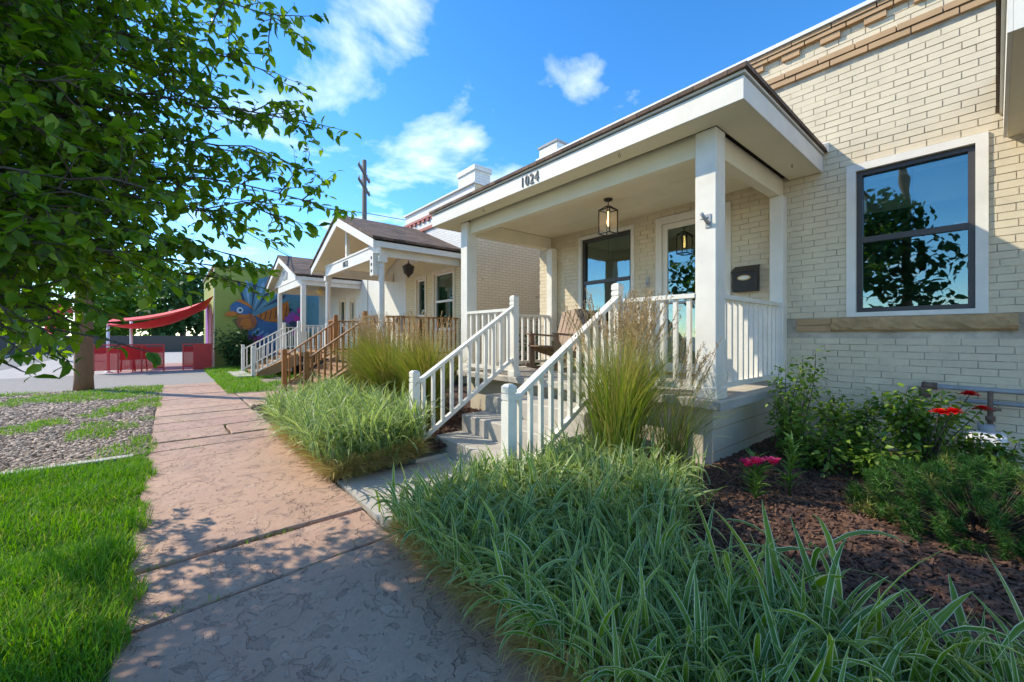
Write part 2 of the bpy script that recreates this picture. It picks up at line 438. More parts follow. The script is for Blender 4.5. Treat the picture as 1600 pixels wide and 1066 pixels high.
class MB:
    """collects shapes in world coordinates; build() links them as one mesh object under parent"""
    def __init__(s): s.v = []; s.f = []; s.sm = []
    def add(s, vs, fs, smooth=False):
        o = len(s.v); s.v += [tuple(v) for v in vs]; s.f += [tuple(i + o for i in f) for f in fs]; s.sm += [smooth] * len(fs); return s
    def box(s, x0, x1, y0, y1, z0, z1):
        return s.add([(x0, y0, z0), (x1, y0, z0), (x1, y1, z0), (x0, y1, z0), (x0, y0, z1), (x1, y0, z1), (x1, y1, z1), (x0, y1, z1)],
                     [(0, 3, 2, 1), (4, 5, 6, 7), (0, 1, 5, 4), (1, 2, 6, 5), (2, 3, 7, 6), (3, 0, 4, 7)])
    def cbox(s, c, d): return s.box(c[0] - d[0] / 2, c[0] + d[0] / 2, c[1] - d[1] / 2, c[1] + d[1] / 2, c[2] - d[2] / 2, c[2] + d[2] / 2)
    def bar(s, a, b, w, h, up=(0, 0, 1)):
        """box of section w (sideways) x h (up) from a to b"""
        a = Vector(a); b = Vector(b); d = (b - a).normalized()
        sd = d.cross(Vector(up)).normalized() * (w / 2); u = sd.cross(d).normalized() * (h / 2)
        vs = [p + i * sd + j * u for p in (a, b) for i, j in ((-1, -1), (1, -1), (1, 1), (-1, 1))]
        return s.add(vs, [(0, 1, 2, 3), (7, 6, 5, 4), (0, 4, 5, 1), (1, 5, 6, 2), (2, 6, 7, 3), (3, 7, 4, 0)])
    def shear(s, a, b, w, h):
        """sloping rail with vertical ends"""
        a = Vector(a); b = Vector(b); d = (b - a); d.z = 0; d.normalize()
        sd = Vector((d.y, -d.x, 0)) * (w / 2); u = Vector((0, 0, h / 2))
        vs = [p + i * sd + j * u for p in (a, b) for i, j in ((-1, -1), (1, -1), (1, 1), (-1, 1))]
        return s.add(vs, [(0, 1, 2, 3), (7, 6, 5, 4), (0, 4, 5, 1), (1, 5, 6, 2), (2, 6, 7, 3), (3, 7, 4, 0)])
    def tube(s, pts, rads, n=8, cap=True):
        pts = [Vector(p) for p in pts]
        if not hasattr(rads, '__len__'): rads = [rads] * len(pts)
        ref = Vector((0.31, 0.17, 0.93)).normalized(); vs = []
        for i, p in enumerate(pts):
            d = (pts[min(i + 1, len(pts) - 1)] - pts[max(i - 1, 0)]).normalized()
            if abs(d.dot(ref)) > 0.97: ref = Vector((0.9, 0.2, 0.1)).normalized()
            a = d.cross(ref).normalized(); bb = d.cross(a)
            for k in range(n):
                t = 2 * math.pi * k / n
                vs.append(p + (a * math.cos(t) + bb * math.sin(t)) * rads[i])
        fs = [(i * n + k, i * n + (k + 1) % n, (i + 1) * n + (k + 1) % n, (i + 1) * n + k) for i in range(len(pts) - 1) for k in range(n)]
        if cap: fs += [tuple(range(n))[::-1], tuple((len(pts) - 1) * n + k for k in range(n))]
        return s.add(vs, fs, True)
    def lathe(s, c, prof, n=12, rot=0.0, smooth=True):
        """profile of (radius, z) about a vertical axis at c"""
        vs = [(c[0] + r * math.cos(rot + 2 * math.pi * k / n), c[1] + r * math.sin(rot + 2 * math.pi * k / n), c[2] + z) for r, z in prof for k in range(n)]
        fs = [(i * n + k, i * n + (k + 1) % n, (i + 1) * n + (k + 1) % n, (i + 1) * n + k) for i in range(len(prof) - 1) for k in range(n)]
        fs += [tuple(range(n))[::-1], tuple((len(prof) - 1) * n + k for k in range(n))]
        return s.add(vs, fs, smooth)
    def prism(s, poly, off):
        """polygon of 3-D points extruded by the vector off"""
        n = len(poly); off = Vector(off)
        vs = [Vector(p) for p in poly] + [Vector(p) + off for p in poly]
        return s.add(vs, [tuple(range(n))[::-1], tuple(range(n, 2 * n))] + [(i, (i + 1) % n, n + (i + 1) % n, n + i) for i in range(n)])
    def build(s, name, mat, parent=None, kind=None, bevel=0.0, org=None):
        pl = Vector((0, 0, 0))
        q = parent
        while q is not None: pl += q.location; q = q.parent
        V = np.array(s.v, dtype=float)
        if org is None: org = Vector(((V[:, 0].min() + V[:, 0].max()) / 2, (V[:, 1].min() + V[:, 1].max()) / 2, V[:, 2].min()))
        else: org = Vector(org)
        me = bpy.data.meshes.new(name)
        me.from_pydata([tuple(v - np.array(org)) for v in V], [], s.f)
        me.polygons.foreach_set('use_smooth', s.sm)
        bm = bmesh.new(); bm.from_mesh(me)
        bmesh.ops.recalc_face_normals(bm, faces=bm.faces)
        if bevel: bmesh.ops.bevel(bm, geom=[e for e in bm.edges if len(e.link_faces) == 2 and e.calc_face_angle(0) > 0.6], offset=bevel, segments=1, affect='EDGES', clamp_overlap=True)
        bm.to_mesh(me); bm.free()
        o = link(name, me, mat, parent, kind)
        o.location = org - pl
        return o

def npmesh(name, verts, quads, mat, parent=None, kind=None, uv=None, leaf=None, smooth=False, tris=False):
    """verts (n,3), faces (m,3|4); uv / leaf per vertex (n,2)"""
    k = quads.shape[1]
    me = bpy.data.meshes.new(name)
    me.vertices.add(len(verts)); me.vertices.foreach_set('co', verts.astype(np.float32).ravel())
    me.loops.add(quads.size); me.loops.foreach_set('vertex_index', quads.astype(np.int32).ravel())
    me.polygons.add(len(quads)); me.polygons.foreach_set('loop_start', np.arange(0, quads.size, k, dtype=np.int32))
    me.polygons.foreach_set('use_smooth', np.full(len(quads), smooth))
    for nm, a in (('uv', uv), ('leaf', leaf)):
        if a is None: a = np.zeros((len(verts), 2))
        l = me.uv_layers.new(name=nm)
        l.data.foreach_set('uv', a[quads.ravel()].astype(np.float32).ravel())
    me.update(calc_edges=True)
    o = link(name, me, mat, parent, kind)
    if parent is not None:
        pl = Vector((0, 0, 0)); q = parent
        while q is not None: pl += q.location; q = q.parent
        o.location = -pl
    return o

def norm(a): return a / np.maximum(np.linalg.norm(a, axis=1, keepdims=True), 1e-9)

def blades(root, az, tilt, bend, length, width, S=6, cols=3, fold=0.25, prof='grass', dry=None, wob=0.0):
    n = len(root)
    t = np.linspace(0, 1, S + 1)
    th = tilt[:, None] + bend[:, None] * t[None] ** 1.4
    tm = (th[:, 1:] + th[:, :-1]) / 2
    ds = (length / S)[:, None]
    r = np.concatenate([np.zeros((n, 1)), np.cumsum(np.sin(tm) * ds, 1)], 1)
    z = np.concatenate([np.zeros((n, 1)), np.cumsum(np.cos(tm) * ds, 1)], 1)
    side0 = np.stack([-np.sin(az), np.cos(az), np.zeros(n)], 1)
    rad = np.stack([np.cos(az), np.sin(az), np.zeros(n)], 1)
    drift = (rng.normal(0, 1, n) * wob)[:, None] * t[None] ** 2 * length[:, None]
    cen = root[:, None] + r[..., None] * rad[:, None] + z[..., None] * np.array([0, 0, 1.0]) + drift[..., None] * side0[:, None]
    nrm = np.cos(th)[..., None] * (-rad[:, None]) + np.sin(th)[..., None] * np.array([0, 0, 1.0])
    w = {'grass': (0.55 + 0.45 * np.sin(np.minimum(t * 2.2, math.pi / 2))) * (1 - t ** 2.6) + 0.015,
         'leaf': np.sin(np.clip(t * 1.03, 0, 1) ** 0.7 * math.pi) + 0.03}[prof]
    tw = rng.uniform(-1, 1, n) * 0.5
    side = side0[:, None] * np.cos(tw)[:, None, None] + nrm * np.sin(tw)[:, None, None]
    half = (width[:, None] * w[None] / 2)[..., None]
    cs = np.linspace(-1, 1, cols)
    V = np.stack([cen + c * half * side + (abs(c) * fold) * half * nrm for c in cs], 2)      # n,S+1,cols,3
    idx = np.arange(n * (S + 1) * cols).reshape(n, S + 1, cols)
    F = np.stack([idx[:, :-1, :-1], idx[:, :-1, 1:], idx[:, 1:, 1:], idx[:, 1:, :-1]], -1).reshape(-1, 4)
    rnd = rng.random(n)
    uv = np.stack([np.broadcast_to(((cs + 1) / 2)[None, None], V.shape[:3]), np.broadcast_to(rnd[:, None, None], V.shape[:3])], -1).reshape(-1, 2)
    dr = np.zeros(n) if dry is None else dry
    lf = np.stack([np.broadcast_to(t[None, :, None], V.shape[:3]), np.broadcast_to(dr[:, None, None], V.shape[:3])], -1).reshape(-1, 2)
    return V.reshape(-1, 3), F, uv, lf

# a leaf: folded along the midrib, curled at the tip (length along +x)
LEAF_V = np.array([[0, 0, 0], [0.30, 0.25, 0.05], [0.30, 0, -0.02], [0.30, -0.25, 0.05], [0.66, 0.20, 0.0], [0.66, 0, -0.06], [0.66, -0.20, 0.0], [1.0, 0, -0.16]])
LEAF_F = np.array([[0, 2, 1, 1], [0, 3, 2, 2], [1, 2, 5, 4], [2, 3, 6, 5], [4, 5, 7, 7], [5, 6, 7, 7]])
LEAF_T = np.array([[0, 2, 1], [0, 3, 2], [1, 2, 5], [1, 5, 4], [2, 3, 6], [2, 6, 5], [4, 5, 7], [5, 6, 7]])
def leaves(P, D, U, L, W=1.0, dry=None):
    """leaf at P pointing along D, upper face towards U, length L"""
    n = len(P)
    D = norm(D); Sd = norm(np.cross(U, D)); Up = np.cross(D, Sd)
    L = np.broadcast_to(L, (n,)); W = np.broadcast_to(W, (n,))
    curl = rng.uniform(0.2, 2.0, n)
    lv = LEAF_V
    V = P[:, None] + L[:, None, None] * (lv[None, :, 0, None] * D[:, None] + (lv[None, :, 1] * W[:, None])[..., None] * Sd[:, None] + (lv[None, :, 2] * curl[:, None])[..., None] * Up[:, None])
    F = (LEAF_T[None] + (np.arange(n) * len(lv))[:, None, None]).reshape(-1, 3)
    rnd = np.broadcast_to(rng.random(n)[:, None], (n, len(lv)))
    uv = np.stack([np.broadcast_to(lv[None, :, 1] + 0.5, (n, len(lv))), rnd], -1).reshape(-1, 2)
    dr = np.zeros(n) if dry is None else dry
    lf = np.stack([np.broadcast_to(lv[None, :, 0], (n, len(lv))), np.broadcast_to(dr[:, None], (n, len(lv)))], -1).reshape(-1, 2)
    return V.reshape(-1, 3), F, uv, lf
def cat(parts):
    o = 0; V = []; F = []; A = []; B = []
    for v, f, a, b in parts:
        V.append(v); F.append(f + o); A.append(a); B.append(b); o += len(v)
    return np.concatenate(V), np.concatenate(F), np.concatenate(A), np.concatenate(B)
def put(name, data, mat, parent=None, kind=None, smooth=True):
    v, f, a, b = data
    return npmesh(name, v, f, mat, parent, kind, a, b, smooth)

# ------------------------------------------------------------------ ground
WX = 5.40            # plane of the house fronts
FLOOR = 0.79         # porch floor of the nearest house
def struct(name, mb, mat): return mb.build(name, mat, kind='structure')

def bed_h(x, y):
    """height of the planting bed between the sidewalk and the houses"""
    t = np.clip((np.asarray(x) - 1.15) / 2.0, 0, 1)
    return 0.015 + 0.17 * t * t * (3 - 2 * t)
def sheet(name, x0, x1, y0, y1, nx, ny, mat, hf, jit=0.012):
    xs = np.linspace(x0, x1, nx); ys = np.linspace(y0, y1, ny)
    X, Y = np.meshgrid(xs, ys, indexing='ij')
    Z = hf(X, Y) + rng.normal(0, 1, X.shape) * jit
    V = np.stack([X, Y, Z], -1).reshape(-1, 3)
    i = np.arange(nx * ny).reshape(nx, ny)
    F = np.stack([i[:-1, :-1], i[1:, :-1], i[1:, 1:], i[:-1, 1:]], -1).reshape(-1, 4)
    return npmesh(name, V, F, mat, None, 'structure', smooth=True)

struct('ground', MB().box(-300, 300, -60, 500, -0.6, -0.05), 'lot')
struct('street', MB().box(-16, -5.2, -60, 300, -0.2, -0.040), 'asphalt')
struct('kerb', MB().box(-5.2, -5.05, -60, 15.2, -0.2, 0.03), 'concrete')
struct('alley', MB().box(-5.05, 9, 14.6, 20.2, -0.2, -0.02), 'alley')
struct('patio', MB().box(-1.6, 1.44, 20.2, 26, -0.2, -0.012), 'patio_floor')
struct('verge_soil', MB().box(-5.05, -0.17, -8, 6.0, -0.3, -0.012), 'lawn_soil')
struct('gravel_bed', MB().box(-5.05, -0.17, 6.001, 14.55, -0.3, -0.010), 'gravel_base')
struct('sidewalk_bedding', MB().box(-0.17, 1.16, -8, 14.4, -0.3, -0.030), 'soil')
sheet('bed_soil', 1.16, 5.5, -5, 2.46, 40, 60, 'mulch_base', bed_h)
sheet('bed_soil', 1.16, 5.5, 3.86, 8.9, 30, 40, 'mulch_base', bed_h)
struct('garden_ground', MB().box(1.16, 8, 8.9, 20.2, -0.3, 0.01), 'dirt')
gp = struct('gap_ground', MB().box(5.5, 9.0, 5.2, 8.0, -0.3, 0.15), 'dirt')

# flagstone slabs of the sidewalk
side = bpy.data.objects.new('sidewalk', None); COL.objects.link(side); side['kind'] = 'structure'
js = [-4.2, -2.6, -1.1, 0.75, 2.55, 3.12, 5.62, 6.2, 6.68, 7.42, 8.1, 8.8, 9.42, 10.2, 11.0, 11.8, 12.7, 13.6, 14.4]
rs = random.Random(3)
def slab(x0, x1, y0, y1, k0, k1, z, tilt, nm='flagstone'):
    # ragged outline, subdivided edges
    def wob(a): return rs.uniform(-a, a)
    pts = []
    n = 9
    for i in range(n): pts.append((x0 + (x1 - x0) * i / (n - 1), y0 + k0 * (i / (n - 1) - 0.5) + wob(0.008)))
    m = max(3, int((y1 - y0) / 0.25))
    for i in range(1, m): pts.append((x1 + wob(0.012), y0 + k0 / 2 + (y1 + k1 / 2 - y0 - k0 / 2) * i / m))
    for i in range(n): pts.append((x1 - (x1 - x0) * i / (n - 1), y1 + k1 * (0.5 - i / (n - 1)) + wob(0.008)))
    for i in range(1, m): pts.append((x0 + wob(0.015), y1 - k1 / 2 - (y1 - k1 / 2 - y0 + k0 / 2) * i / m))
    poly = [(x, y, z + tilt * (x - x0)) for x, y in pts]
    return MB().prism(poly, (0, 0, -0.06)).build(nm, 'flagstone', side, bevel=0.008)
ks = [rs.uniform(-0.03, 0.05) for _ in js]
ks[4] = 0.10; ks[5] = 0.03; ks[9] = 0.12
for i in range(len(js) - 1):
    g = 0.014
    z = rs.uniform(-0.004, 0.008)
    if i == 4: z = -0.004
    if i == 5: z = 0.008
    if i == 8:
        slab(-0.18, 0.62, js[i] + g, js[i + 1] - g, ks[i], ks[i + 1] * .5, z, 0); slab(0.645, 1.14, js[i] + g, js[i + 1] - g, 0.03, ks[i + 1] * .4, z + .004, 0); continue
    slab(-0.18, 1.14, js[i] + g, js[i + 1] - g, ks[i], ks[i + 1], z, rs.uniform(-0.004, 0.004))
for (y0, y1) in ((9.0, 9.95), (9.98, 11.0)):
    slab(1.17, 1.98, y0, y1, 0.02, -0.02, 0.022, 0)
# concrete walk to the nearest steps
struct('front_walk', MB().box(1.165, 2.34, 2.46, 3.86, -0.1, 0.012), 'concrete')
struct('newel_pad', MB().box(1.95, 2.36, 3.865, 4.30, -0.1, 0.05), 'concrete')

# concrete edging strip between lawn and gravel
tag(MB().box(-5.0, -0.30, 5.98, 6.10, -0.05, 0.035).build('edging_strip', 'concrete', bevel=0.006), 'long pale concrete edging strip between lawn and gravel', 'edging')

# ------------------------------------------------------------------ nearest house
house = thing('brick_house', 'cream painted brick house with flat parapet and tan brick bands, nearest on right', 'house', (WX, 2.0, 0))
WIN1 = (0.04, 1.00, 1.525, 3.09)
WIN2 = (3.53, 4.62, 1.47, 3.02)
DOOR = (2.14, 3.17, FLOOR, 3.02)
def wall_with_holes(mb, x0, x1, y0, y1, z0, z1, holes):
    ys = sorted({y0, y1, *[h[0] for h in holes], *[h[1] for h in holes]})
    for a, c in zip(ys[:-1], ys[1:]):
        zs = sorted([(h[2], h[3]) for h in holes if h[0] <= a + 1e-6 and h[1] >= c - 1e-6])
        z = z0
        for lo, hi in zs:
            if lo > z: mb.box(x0, x1, a, c, z, lo)
            z = hi
        if z < z1: mb.box(x0, x1, a, c, z, z1)
mb = MB()
wall_with_holes(mb, WX + 0.007, WX + 0.26, -5.0, 5.60, -0.2, 4.62, [WIN1, WIN2, DOOR])
mb.box(WX + 0.27, WX + 6, 5.36, 5.60, -0.2, 4.55)
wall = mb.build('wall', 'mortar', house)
MB().box(WX + 0.27, WX + 6, -5, 5.34, 4.2, 4.4).build('roof', 'slab_edge', house)
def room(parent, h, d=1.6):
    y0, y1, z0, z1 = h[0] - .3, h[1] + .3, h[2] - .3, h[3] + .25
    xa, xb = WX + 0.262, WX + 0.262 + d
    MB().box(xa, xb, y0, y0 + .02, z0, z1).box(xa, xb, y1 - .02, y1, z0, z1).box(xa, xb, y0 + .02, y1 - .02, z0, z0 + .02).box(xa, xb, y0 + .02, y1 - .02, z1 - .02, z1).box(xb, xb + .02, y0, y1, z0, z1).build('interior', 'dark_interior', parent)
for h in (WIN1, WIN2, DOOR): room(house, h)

# bricks, one by one
BC, BL, BG = 0.0655, 0.2150, 0.0048
bricks = []
def course(z0, ya, yb, off, mat, proud, hgt=BC - BG, ln=BL):
    y = ya - ln + off
    while y < yb:
        a, c = max(y, ya), min(y + ln - BG, yb)
        if c - a > 0.025: bricks.append([a, c, z0, z0 + hgt, proud, mat])
        y += ln
def hidden(a, c, z0, z1):
    m = 0.5 * (a + c)
    if 1.62 < m < 5.33 and z1 < FLOOR: return True
    if m > 1.75 and 3.16 < z0 < 3.6: return True
    if z1 < 0.05: return True
    return False
k = 0
z = 0.065
while z < 4.53:
    top = z + BC - BG
    off = BL * (0.5 if k % 2 else 0) + (k * 0.037) % 0.03
    if 1.37 < top and z < 1.523:
        z = 1.526; k += 1; continue
    if top > 4.195 and z < 4.33:
        z = 4.332; k += 1; continue
    course(z, -2.6, 5.60, off, 'cream_brick', 0.0)
    z += BC; k += 1
for i, z in enumerate((4.198, 4.265)): course(z, -2.6, 5.6, 0.1 * i + .02, 'tan_brick', 0.030 + 0.012 * i, 0.060, 0.31)
for i, z in enumerate((4.535, 4.585)): course(z, -2.6, 5.6, 0.12 * i, 'tan_brick', 0.050 + 0.012 * i, 0.044 if i == 0 else 0.04, 0.36)
y = -2.55
while y < 5.5:
    bricks.append([y, y + 0.17, 4.468, 4.530, 0.034, 'tan_brick']); y += 0.36
# sill band: tan bricks either side of the stone sill
y = -2.6
while y < 1.44:
    e = min(y + 0.235, 1.44)
    for zz in (1.376, 1.449):
        if not (e > -0.12 and y < 1.12): bricks.append([y, e - .006, zz, zz + .068, 0.022, 'tan_brick'])
    y += 0.235
for zz in (1.376, 1.449): bricks.append([1.125, 1.44, zz, zz + .068, 0.022, 'tan_brick'])
out = []
for a, c, z0, z1, pr, mt in bricks:
    segs = [(a, c)]
    for h in (WIN1, WIN2, DOOR):
        ns = []
        for s0, s1 in segs:
            if z1 <= h[2] + 1e-4 or z0 >= h[3] - 1e-4: ns.append((s0, s1)); continue
            if s0 < h[0]: ns.append((s0, min(s1, h[0])))
            if s1 > h[1]: ns.append((max(s0, h[1]), s1))
        segs = ns
    for s0, s1 in segs:
        if s1 - s0 > 0.02 and not hidden(s0, s1, z0, z1): out.append((s0, s1, z0, z1, pr, mt))
def score(bk):
    p = proj((WX, (bk[0] + bk[1]) / 2, (bk[2] + bk[3]) / 2))
    if p is None or not (-20 < p[0] < 1620 and -20 < p[1] < 1080): return 0
    q0 = proj((WX, bk[0], bk[2])); q1 = proj((WX, bk[1], bk[2]))
    if q0 is None or q1 is None: return 0
    if bk[2] < 0.75 and p[0] > 1250: return 0.5
    return abs(q0[0] - q1[0]) * (bk[3] - bk[2]) / p[2]
out.sort(key=score, reverse=True)
unit = {}
def unit_brick(mat):
    if mat not in unit:
        me = bpy.data.meshes.new('brick')
        bm = bmesh.new(); bmesh.ops.create_cube(bm, size=1.0)
        for v in bm.verts:
            v.co.x += 0.5
            if v.co.x < 0.2: v.co.y *= 0.985; v.co.z *= 0.95
        bm.to_mesh(me); bm.free(); me.materials.append(MATS[mat]); unit[mat] = me
    return unit[mat]
wl = Vector(house.location) + Vector(wall.location)
rest = {'cream_brick': MB(), 'tan_brick': MB()}
rb = random.Random(11)
for i, (a, c, z0, z1, pr, mt) in enumerate(out):
    x0 = WX - pr + rb.uniform(-0.003, 0.002)
    if i < 300:
        o = bpy.data.objects.new('brick', unit_brick(mt)); COL.objects.link(o); o.parent = wall
        o.location = Vector((x0, (a + c) / 2, (z0 + z1) / 2)) - wl
        o.scale = (0.05 + pr, c - a, z1 - z0)
        o.rotation_euler = (rb.gauss(0, 0.0035), 0, rb.gauss(0, 0.004))
    else: rest[mt].box(x0, x0 + 0.05 + pr, a, c, z0, z1)
for mt, r_ in rest.items():
    if r_.v: r_.build('brick_field', mt, wall, kind='stuff')
# stone sill, rough face
n = 26
vs = []; fs = []
for i in range(n + 1):
    y = -0.12 + 1.24 * i / n
    for zz, xx in ((1.377, 0.026), (1.395, 0.045 + rb.uniform(-.007, .007)), (1.42, 0.052 + rb.uniform(-.01, .01)), (1.46, 0.05 + rb.uniform(-.01, .01)), (1.50, 0.042 + rb.uniform(-.007, .007)), (1.521, 0.030), (1.521, -0.06), (1.377, -0.06)):
        vs.append((WX - xx, y, zz))
for i in range(n):
    for j in range(8): fs.append((i * 8 + j, i * 8 + (j + 1) % 8, (i + 1) * 8 + (j + 1) % 8, (i + 1) * 8 + j))
fs += [tuple(range(8)), tuple(range(n * 8, n * 8 + 8))[::-1]]
MB().add(vs, fs).build('stone_sill', 'sandstone', house)
MB().box(WX - 0.085, WX + 0.3, -5, 5.62, 4.632, 4.672).build('parapet_coping', 'flashing', house)
# chimney
ch = MB().box(WX - 0.03, WX + 0.35, 5.12, 5.58, 4.674, 4.86).build('chimney', 'brick_white', house)
MB().box(WX - 0.05, WX + 0.37, 5.10, 5.60, 4.862, 4.90).build('chimney_cap', 'slab_edge', ch)

def window(parent, X, y0, y1, z0, z1, trim=0.075, trim_mat='white_paint', frame_mat='dark_frame', meet=0.5, blind=0.25, fr=0.045, panes=True, sill=True, mullion=False):
    w = MB().box(X - 0.022, X + 0.10, y0, y0 + trim, z0, z1).box(X - 0.022, X + 0.10, y1 - trim, y1, z0, z1).box(X - 0.022, X + 0.10, y0 + trim, y1 - trim, z1 - trim, z1).box(X - 0.032, X + 0.10, y0 + trim, y1 - trim, z0, z0 + 0.045).build('window', trim_mat, parent)
    a, b_, lo, hi = y0 + trim, y1 - trim, z0 + 0.046, z1 - trim
    zm = lo + (hi - lo) * meet
    f = MB()
    f.box(X + 0.02, X + 0.09, a, a + fr, lo, hi).box(X + 0.02, X + 0.09, b_ - fr, b_, lo, hi).box(X + 0.02, X + 0.09, a + fr, b_ - fr, hi - fr, hi).box(X + 0.02, X + 0.09, a + fr, b_ - fr, lo, lo + fr).box(X + 0.014, X + 0.09, a + fr, b_ - fr, zm - 0.028, zm + 0.028)
    if mullion: f.box(X + 0.078, X + 0.09, (a + b_) / 2 - .006, (a + b_) / 2 + .006, zm, hi - fr)
    f.build('frame', frame_mat, w)
    MB().box(X + 0.062, X + 0.068, a + fr, b_ - fr, zm + 0.028, hi - fr).build('pane', 'window_glass', w)
    MB().box(X + 0.042, X + 0.048, a + fr, b_ - fr, lo + fr, zm - 0.028).build('pane', 'window_glass', w)
    if blind:
        m2 = MB(); zz = hi - fr; end = hi - (hi - lo) * blind
        m2.box(X + 0.12, X + 0.16, a + .01, b_ - .01, hi - fr - .05, hi - fr)
        zz -= .05
        while zz > end: m2.add([(X + .125, a + .015, zz), (X + .125, b_ - .015, zz), (X + .155, b_ - .015, zz - .018), (X + .155, a + .015, zz - .018)], [(0, 1, 2, 3)]); zz -= 0.022
        m2.build('blind', 'blind', w)
    return w
window(house, WX, *WIN1, meet=0.51, blind=0.28, mullion=True)
window(house, WX, *WIN2, trim=0.055, meet=0.49, blind=0.25, mullion=True)
# front door with full glass storm door
d0, d1, dz0, dz1 = DOOR
dr = MB().box(WX - .02, WX + .10, d0, d0 + .09, dz0, dz1).box(WX - .02, WX + .10, d1 - .09, d1, dz0, dz1).box(WX - .02, WX + .10, d0 + .09, d1 - .09, dz1 - .10, dz1).build('door_frame', 'white_paint', house)
door = MB().box(WX + .01, WX + .045, d0 + .095, d0 + .165, dz0 + .03, dz1 - .105).box(WX + .01, WX + .045, d1 - .165, d1 - .095, dz0 + .03, dz1 - .105).box(WX + .01, WX + .045, d0 + .165, d1 - .165, dz1 - .18, dz1 - .105).box(WX + .01, WX + .045, d0 + .165, d1 - .165, dz0 + .03, dz0 + .16).build('door', 'white_paint', house)
MB().box(WX + .024, WX + .030, d0 + .165, d1 - .165, dz0 + .16, dz1 - .18).build('pane', 'window_glass', door)
MB().bar((WX - .03, d0 + .18, 1.78), (WX - .03, d1 - .13, 1.80), .025, .03).box(WX - .03, WX + .012, d1 - .14, d1 - .115, 1.74, 1.86).build('handle', 'grey_metal', door)
MB().box(WX - .05, WX + .20, d0, d1, dz0 - .03, dz0 + .028).build('threshold', 'stained_wood', house)

# ------------------------------------------------------------------ nearest porch
PX, PY0, PY1 = 3.52, 1.515, 5.44
porch = thing('front_porch', 'white flat porch numbered 1024 with square posts on concrete slab', 'porch', (4.4, 3.4, 0))
MB().box(3.66, WX - .004, 1.60, 5.38, -0.1, FLOOR - 0.085).build('foundation', 'foundation_paint', porch, bevel=.006)
for j, zz in enumerate((0.30, 0.50)):
    MB().box(3.652, WX - .006, 1.596, 1.60, zz, zz + .006).build('block_joint', 'sandstone', porch)
MB().box(3.46, WX - .003, 1.46, 5.47, FLOOR - .083, FLOOR).build('floor_slab', 'concrete', porch, bevel=.01)
MB().box(3.452, WX - .003, 1.452, 1.458, FLOOR - .08, FLOOR - .012).build('slab_lip', 'slab_edge', porch)
def post(x0, y0, w, z0, z1, nm='post'):
    o = MB().box(x0, x0 + w, y0, y0 + w, z0, z1).build(nm, 'white_paint', porch, bevel=.006)
    MB().box(x0 - .012, x0 + w + .012, y0 - .012, y0 + w + .012, z0 - .001, z0 + .10).build('plinth', 'white_paint', o, bevel=.005)
    return o
CZ, SZ, BZ = 3.13, 3.10, 2.915
pA = post(PX, PY0, .18, FLOOR + .002, SZ - .002)
pB = post(PX, PY1 - .18, .18, FLOOR + .002, SZ - .002)
post(WX - .14, PY0 + .02, .136, FLOOR + .002, BZ - .002, 'half_post'); post(WX - .14, PY1 - .30, .136, FLOOR + .002, BZ - .002, 'half_post')
MB().box(PX + .055, PX + .16, PY0 + .182, PY1 - .182, BZ, CZ - .002).build('beam', 'soffit_paint', porch, bevel=.004)
MB().box(PX + .182, WX - .004, PY0 + .055, PY0 + .16, BZ, CZ - .002).build('beam', 'soffit_paint', porch, bevel=.004)
MB().box(PX + .182, WX - .004, PY1 - .16, PY1 - .055, BZ, CZ - .002).build('beam', 'soffit_paint', porch, bevel=.004)
RX0, RY0, RY1 = 3.25, 1.20, 5.87
# soffit boards outside the beams, ceiling boards inside
MB().box(RX0 + .021, PX - .002, RY0 + .021, RY1 - .021, SZ, SZ + .02).build('soffit', 'soffit_paint', porch)
MB().box(PX - .0015, WX - .004, RY0 + .021, PY0 - .002, SZ, SZ + .02).build('soffit', 'soffit_paint', porch)
MB().box(PX - .0015, WX - .004, PY1 + .002, RY1 - .021, SZ, SZ + .02).build('soffit', 'soffit_paint', porch)
x = PX + .163
while x < WX - .02:
    e = min(x + .42, WX - .005)
    MB().box(x, e - .004, PY0 + .163, PY1 - .163, CZ, CZ + .015).build('ceiling_board', 'soffit_paint', porch); x += .42
MB().box(PX, WX - .004, PY0, PY1, CZ + .017, CZ + .03).build('ceiling_shade_deck', 'dark_frame', porch)  # dark colour keeps the slot between soffit and beam looking shaded
FZ = SZ - .012
fa = MB().box(RX0, RX0 + .02, RY0, RY1, FZ, FZ + .175).build('fascia', 'white_paint', porch, bevel=.003)
MB().box(RX0 + .0205, WX - .004, RY0, RY0 + .02, FZ, FZ + .175).build('fascia', 'white_paint', porch, bevel=.003)
MB().box(RX0 + .0205, WX - .004, RY1 - .02, RY1, FZ, FZ + .175).build('fascia', 'white_paint', porch, bevel=.003)
# drip board, then shingles that rise towards the wall
MB().box(RX0 - .012, WX - .004, RY0 - .012, RY1 + .012, FZ + .190, FZ + .208).build('drip_edge', 'white_paint', porch)
MB().box(RX0 + .02, WX - .004, RY0 + .02, RY1 - .02, FZ + .176, FZ + .189).build('gap_shadow_sheet', 'dark_frame', porch)  # dark sheet painted in as the shadow between fascia and drip board
ex, ez = WX - .004, FZ + .40
MB().add([(RX0 - .04, RY0 - .035, FZ + .21), (RX0 - .04, RY1 + .035, FZ + .21), (ex, RY1 + .035, FZ + .21), (ex, RY0 - .035, FZ + .21),
          (RX0 - .04, RY0 - .035, FZ + .245), (RX0 - .04, RY1 + .035, FZ + .245), (ex, RY1 - .5, ez), (ex, RY0 + .5, ez), (ex, RY0 - .035, FZ + .245), (ex, RY1 + .035, FZ + .245)],
         [(0, 1, 2, 3), (0, 4, 5, 1), (4, 7, 6, 5), (4, 8, 7), (5, 6, 9), (0, 3, 8, 4), (1, 5, 9, 2), (3, 2, 9, 6, 7, 8)]).build('roof', 'shingle', porch)
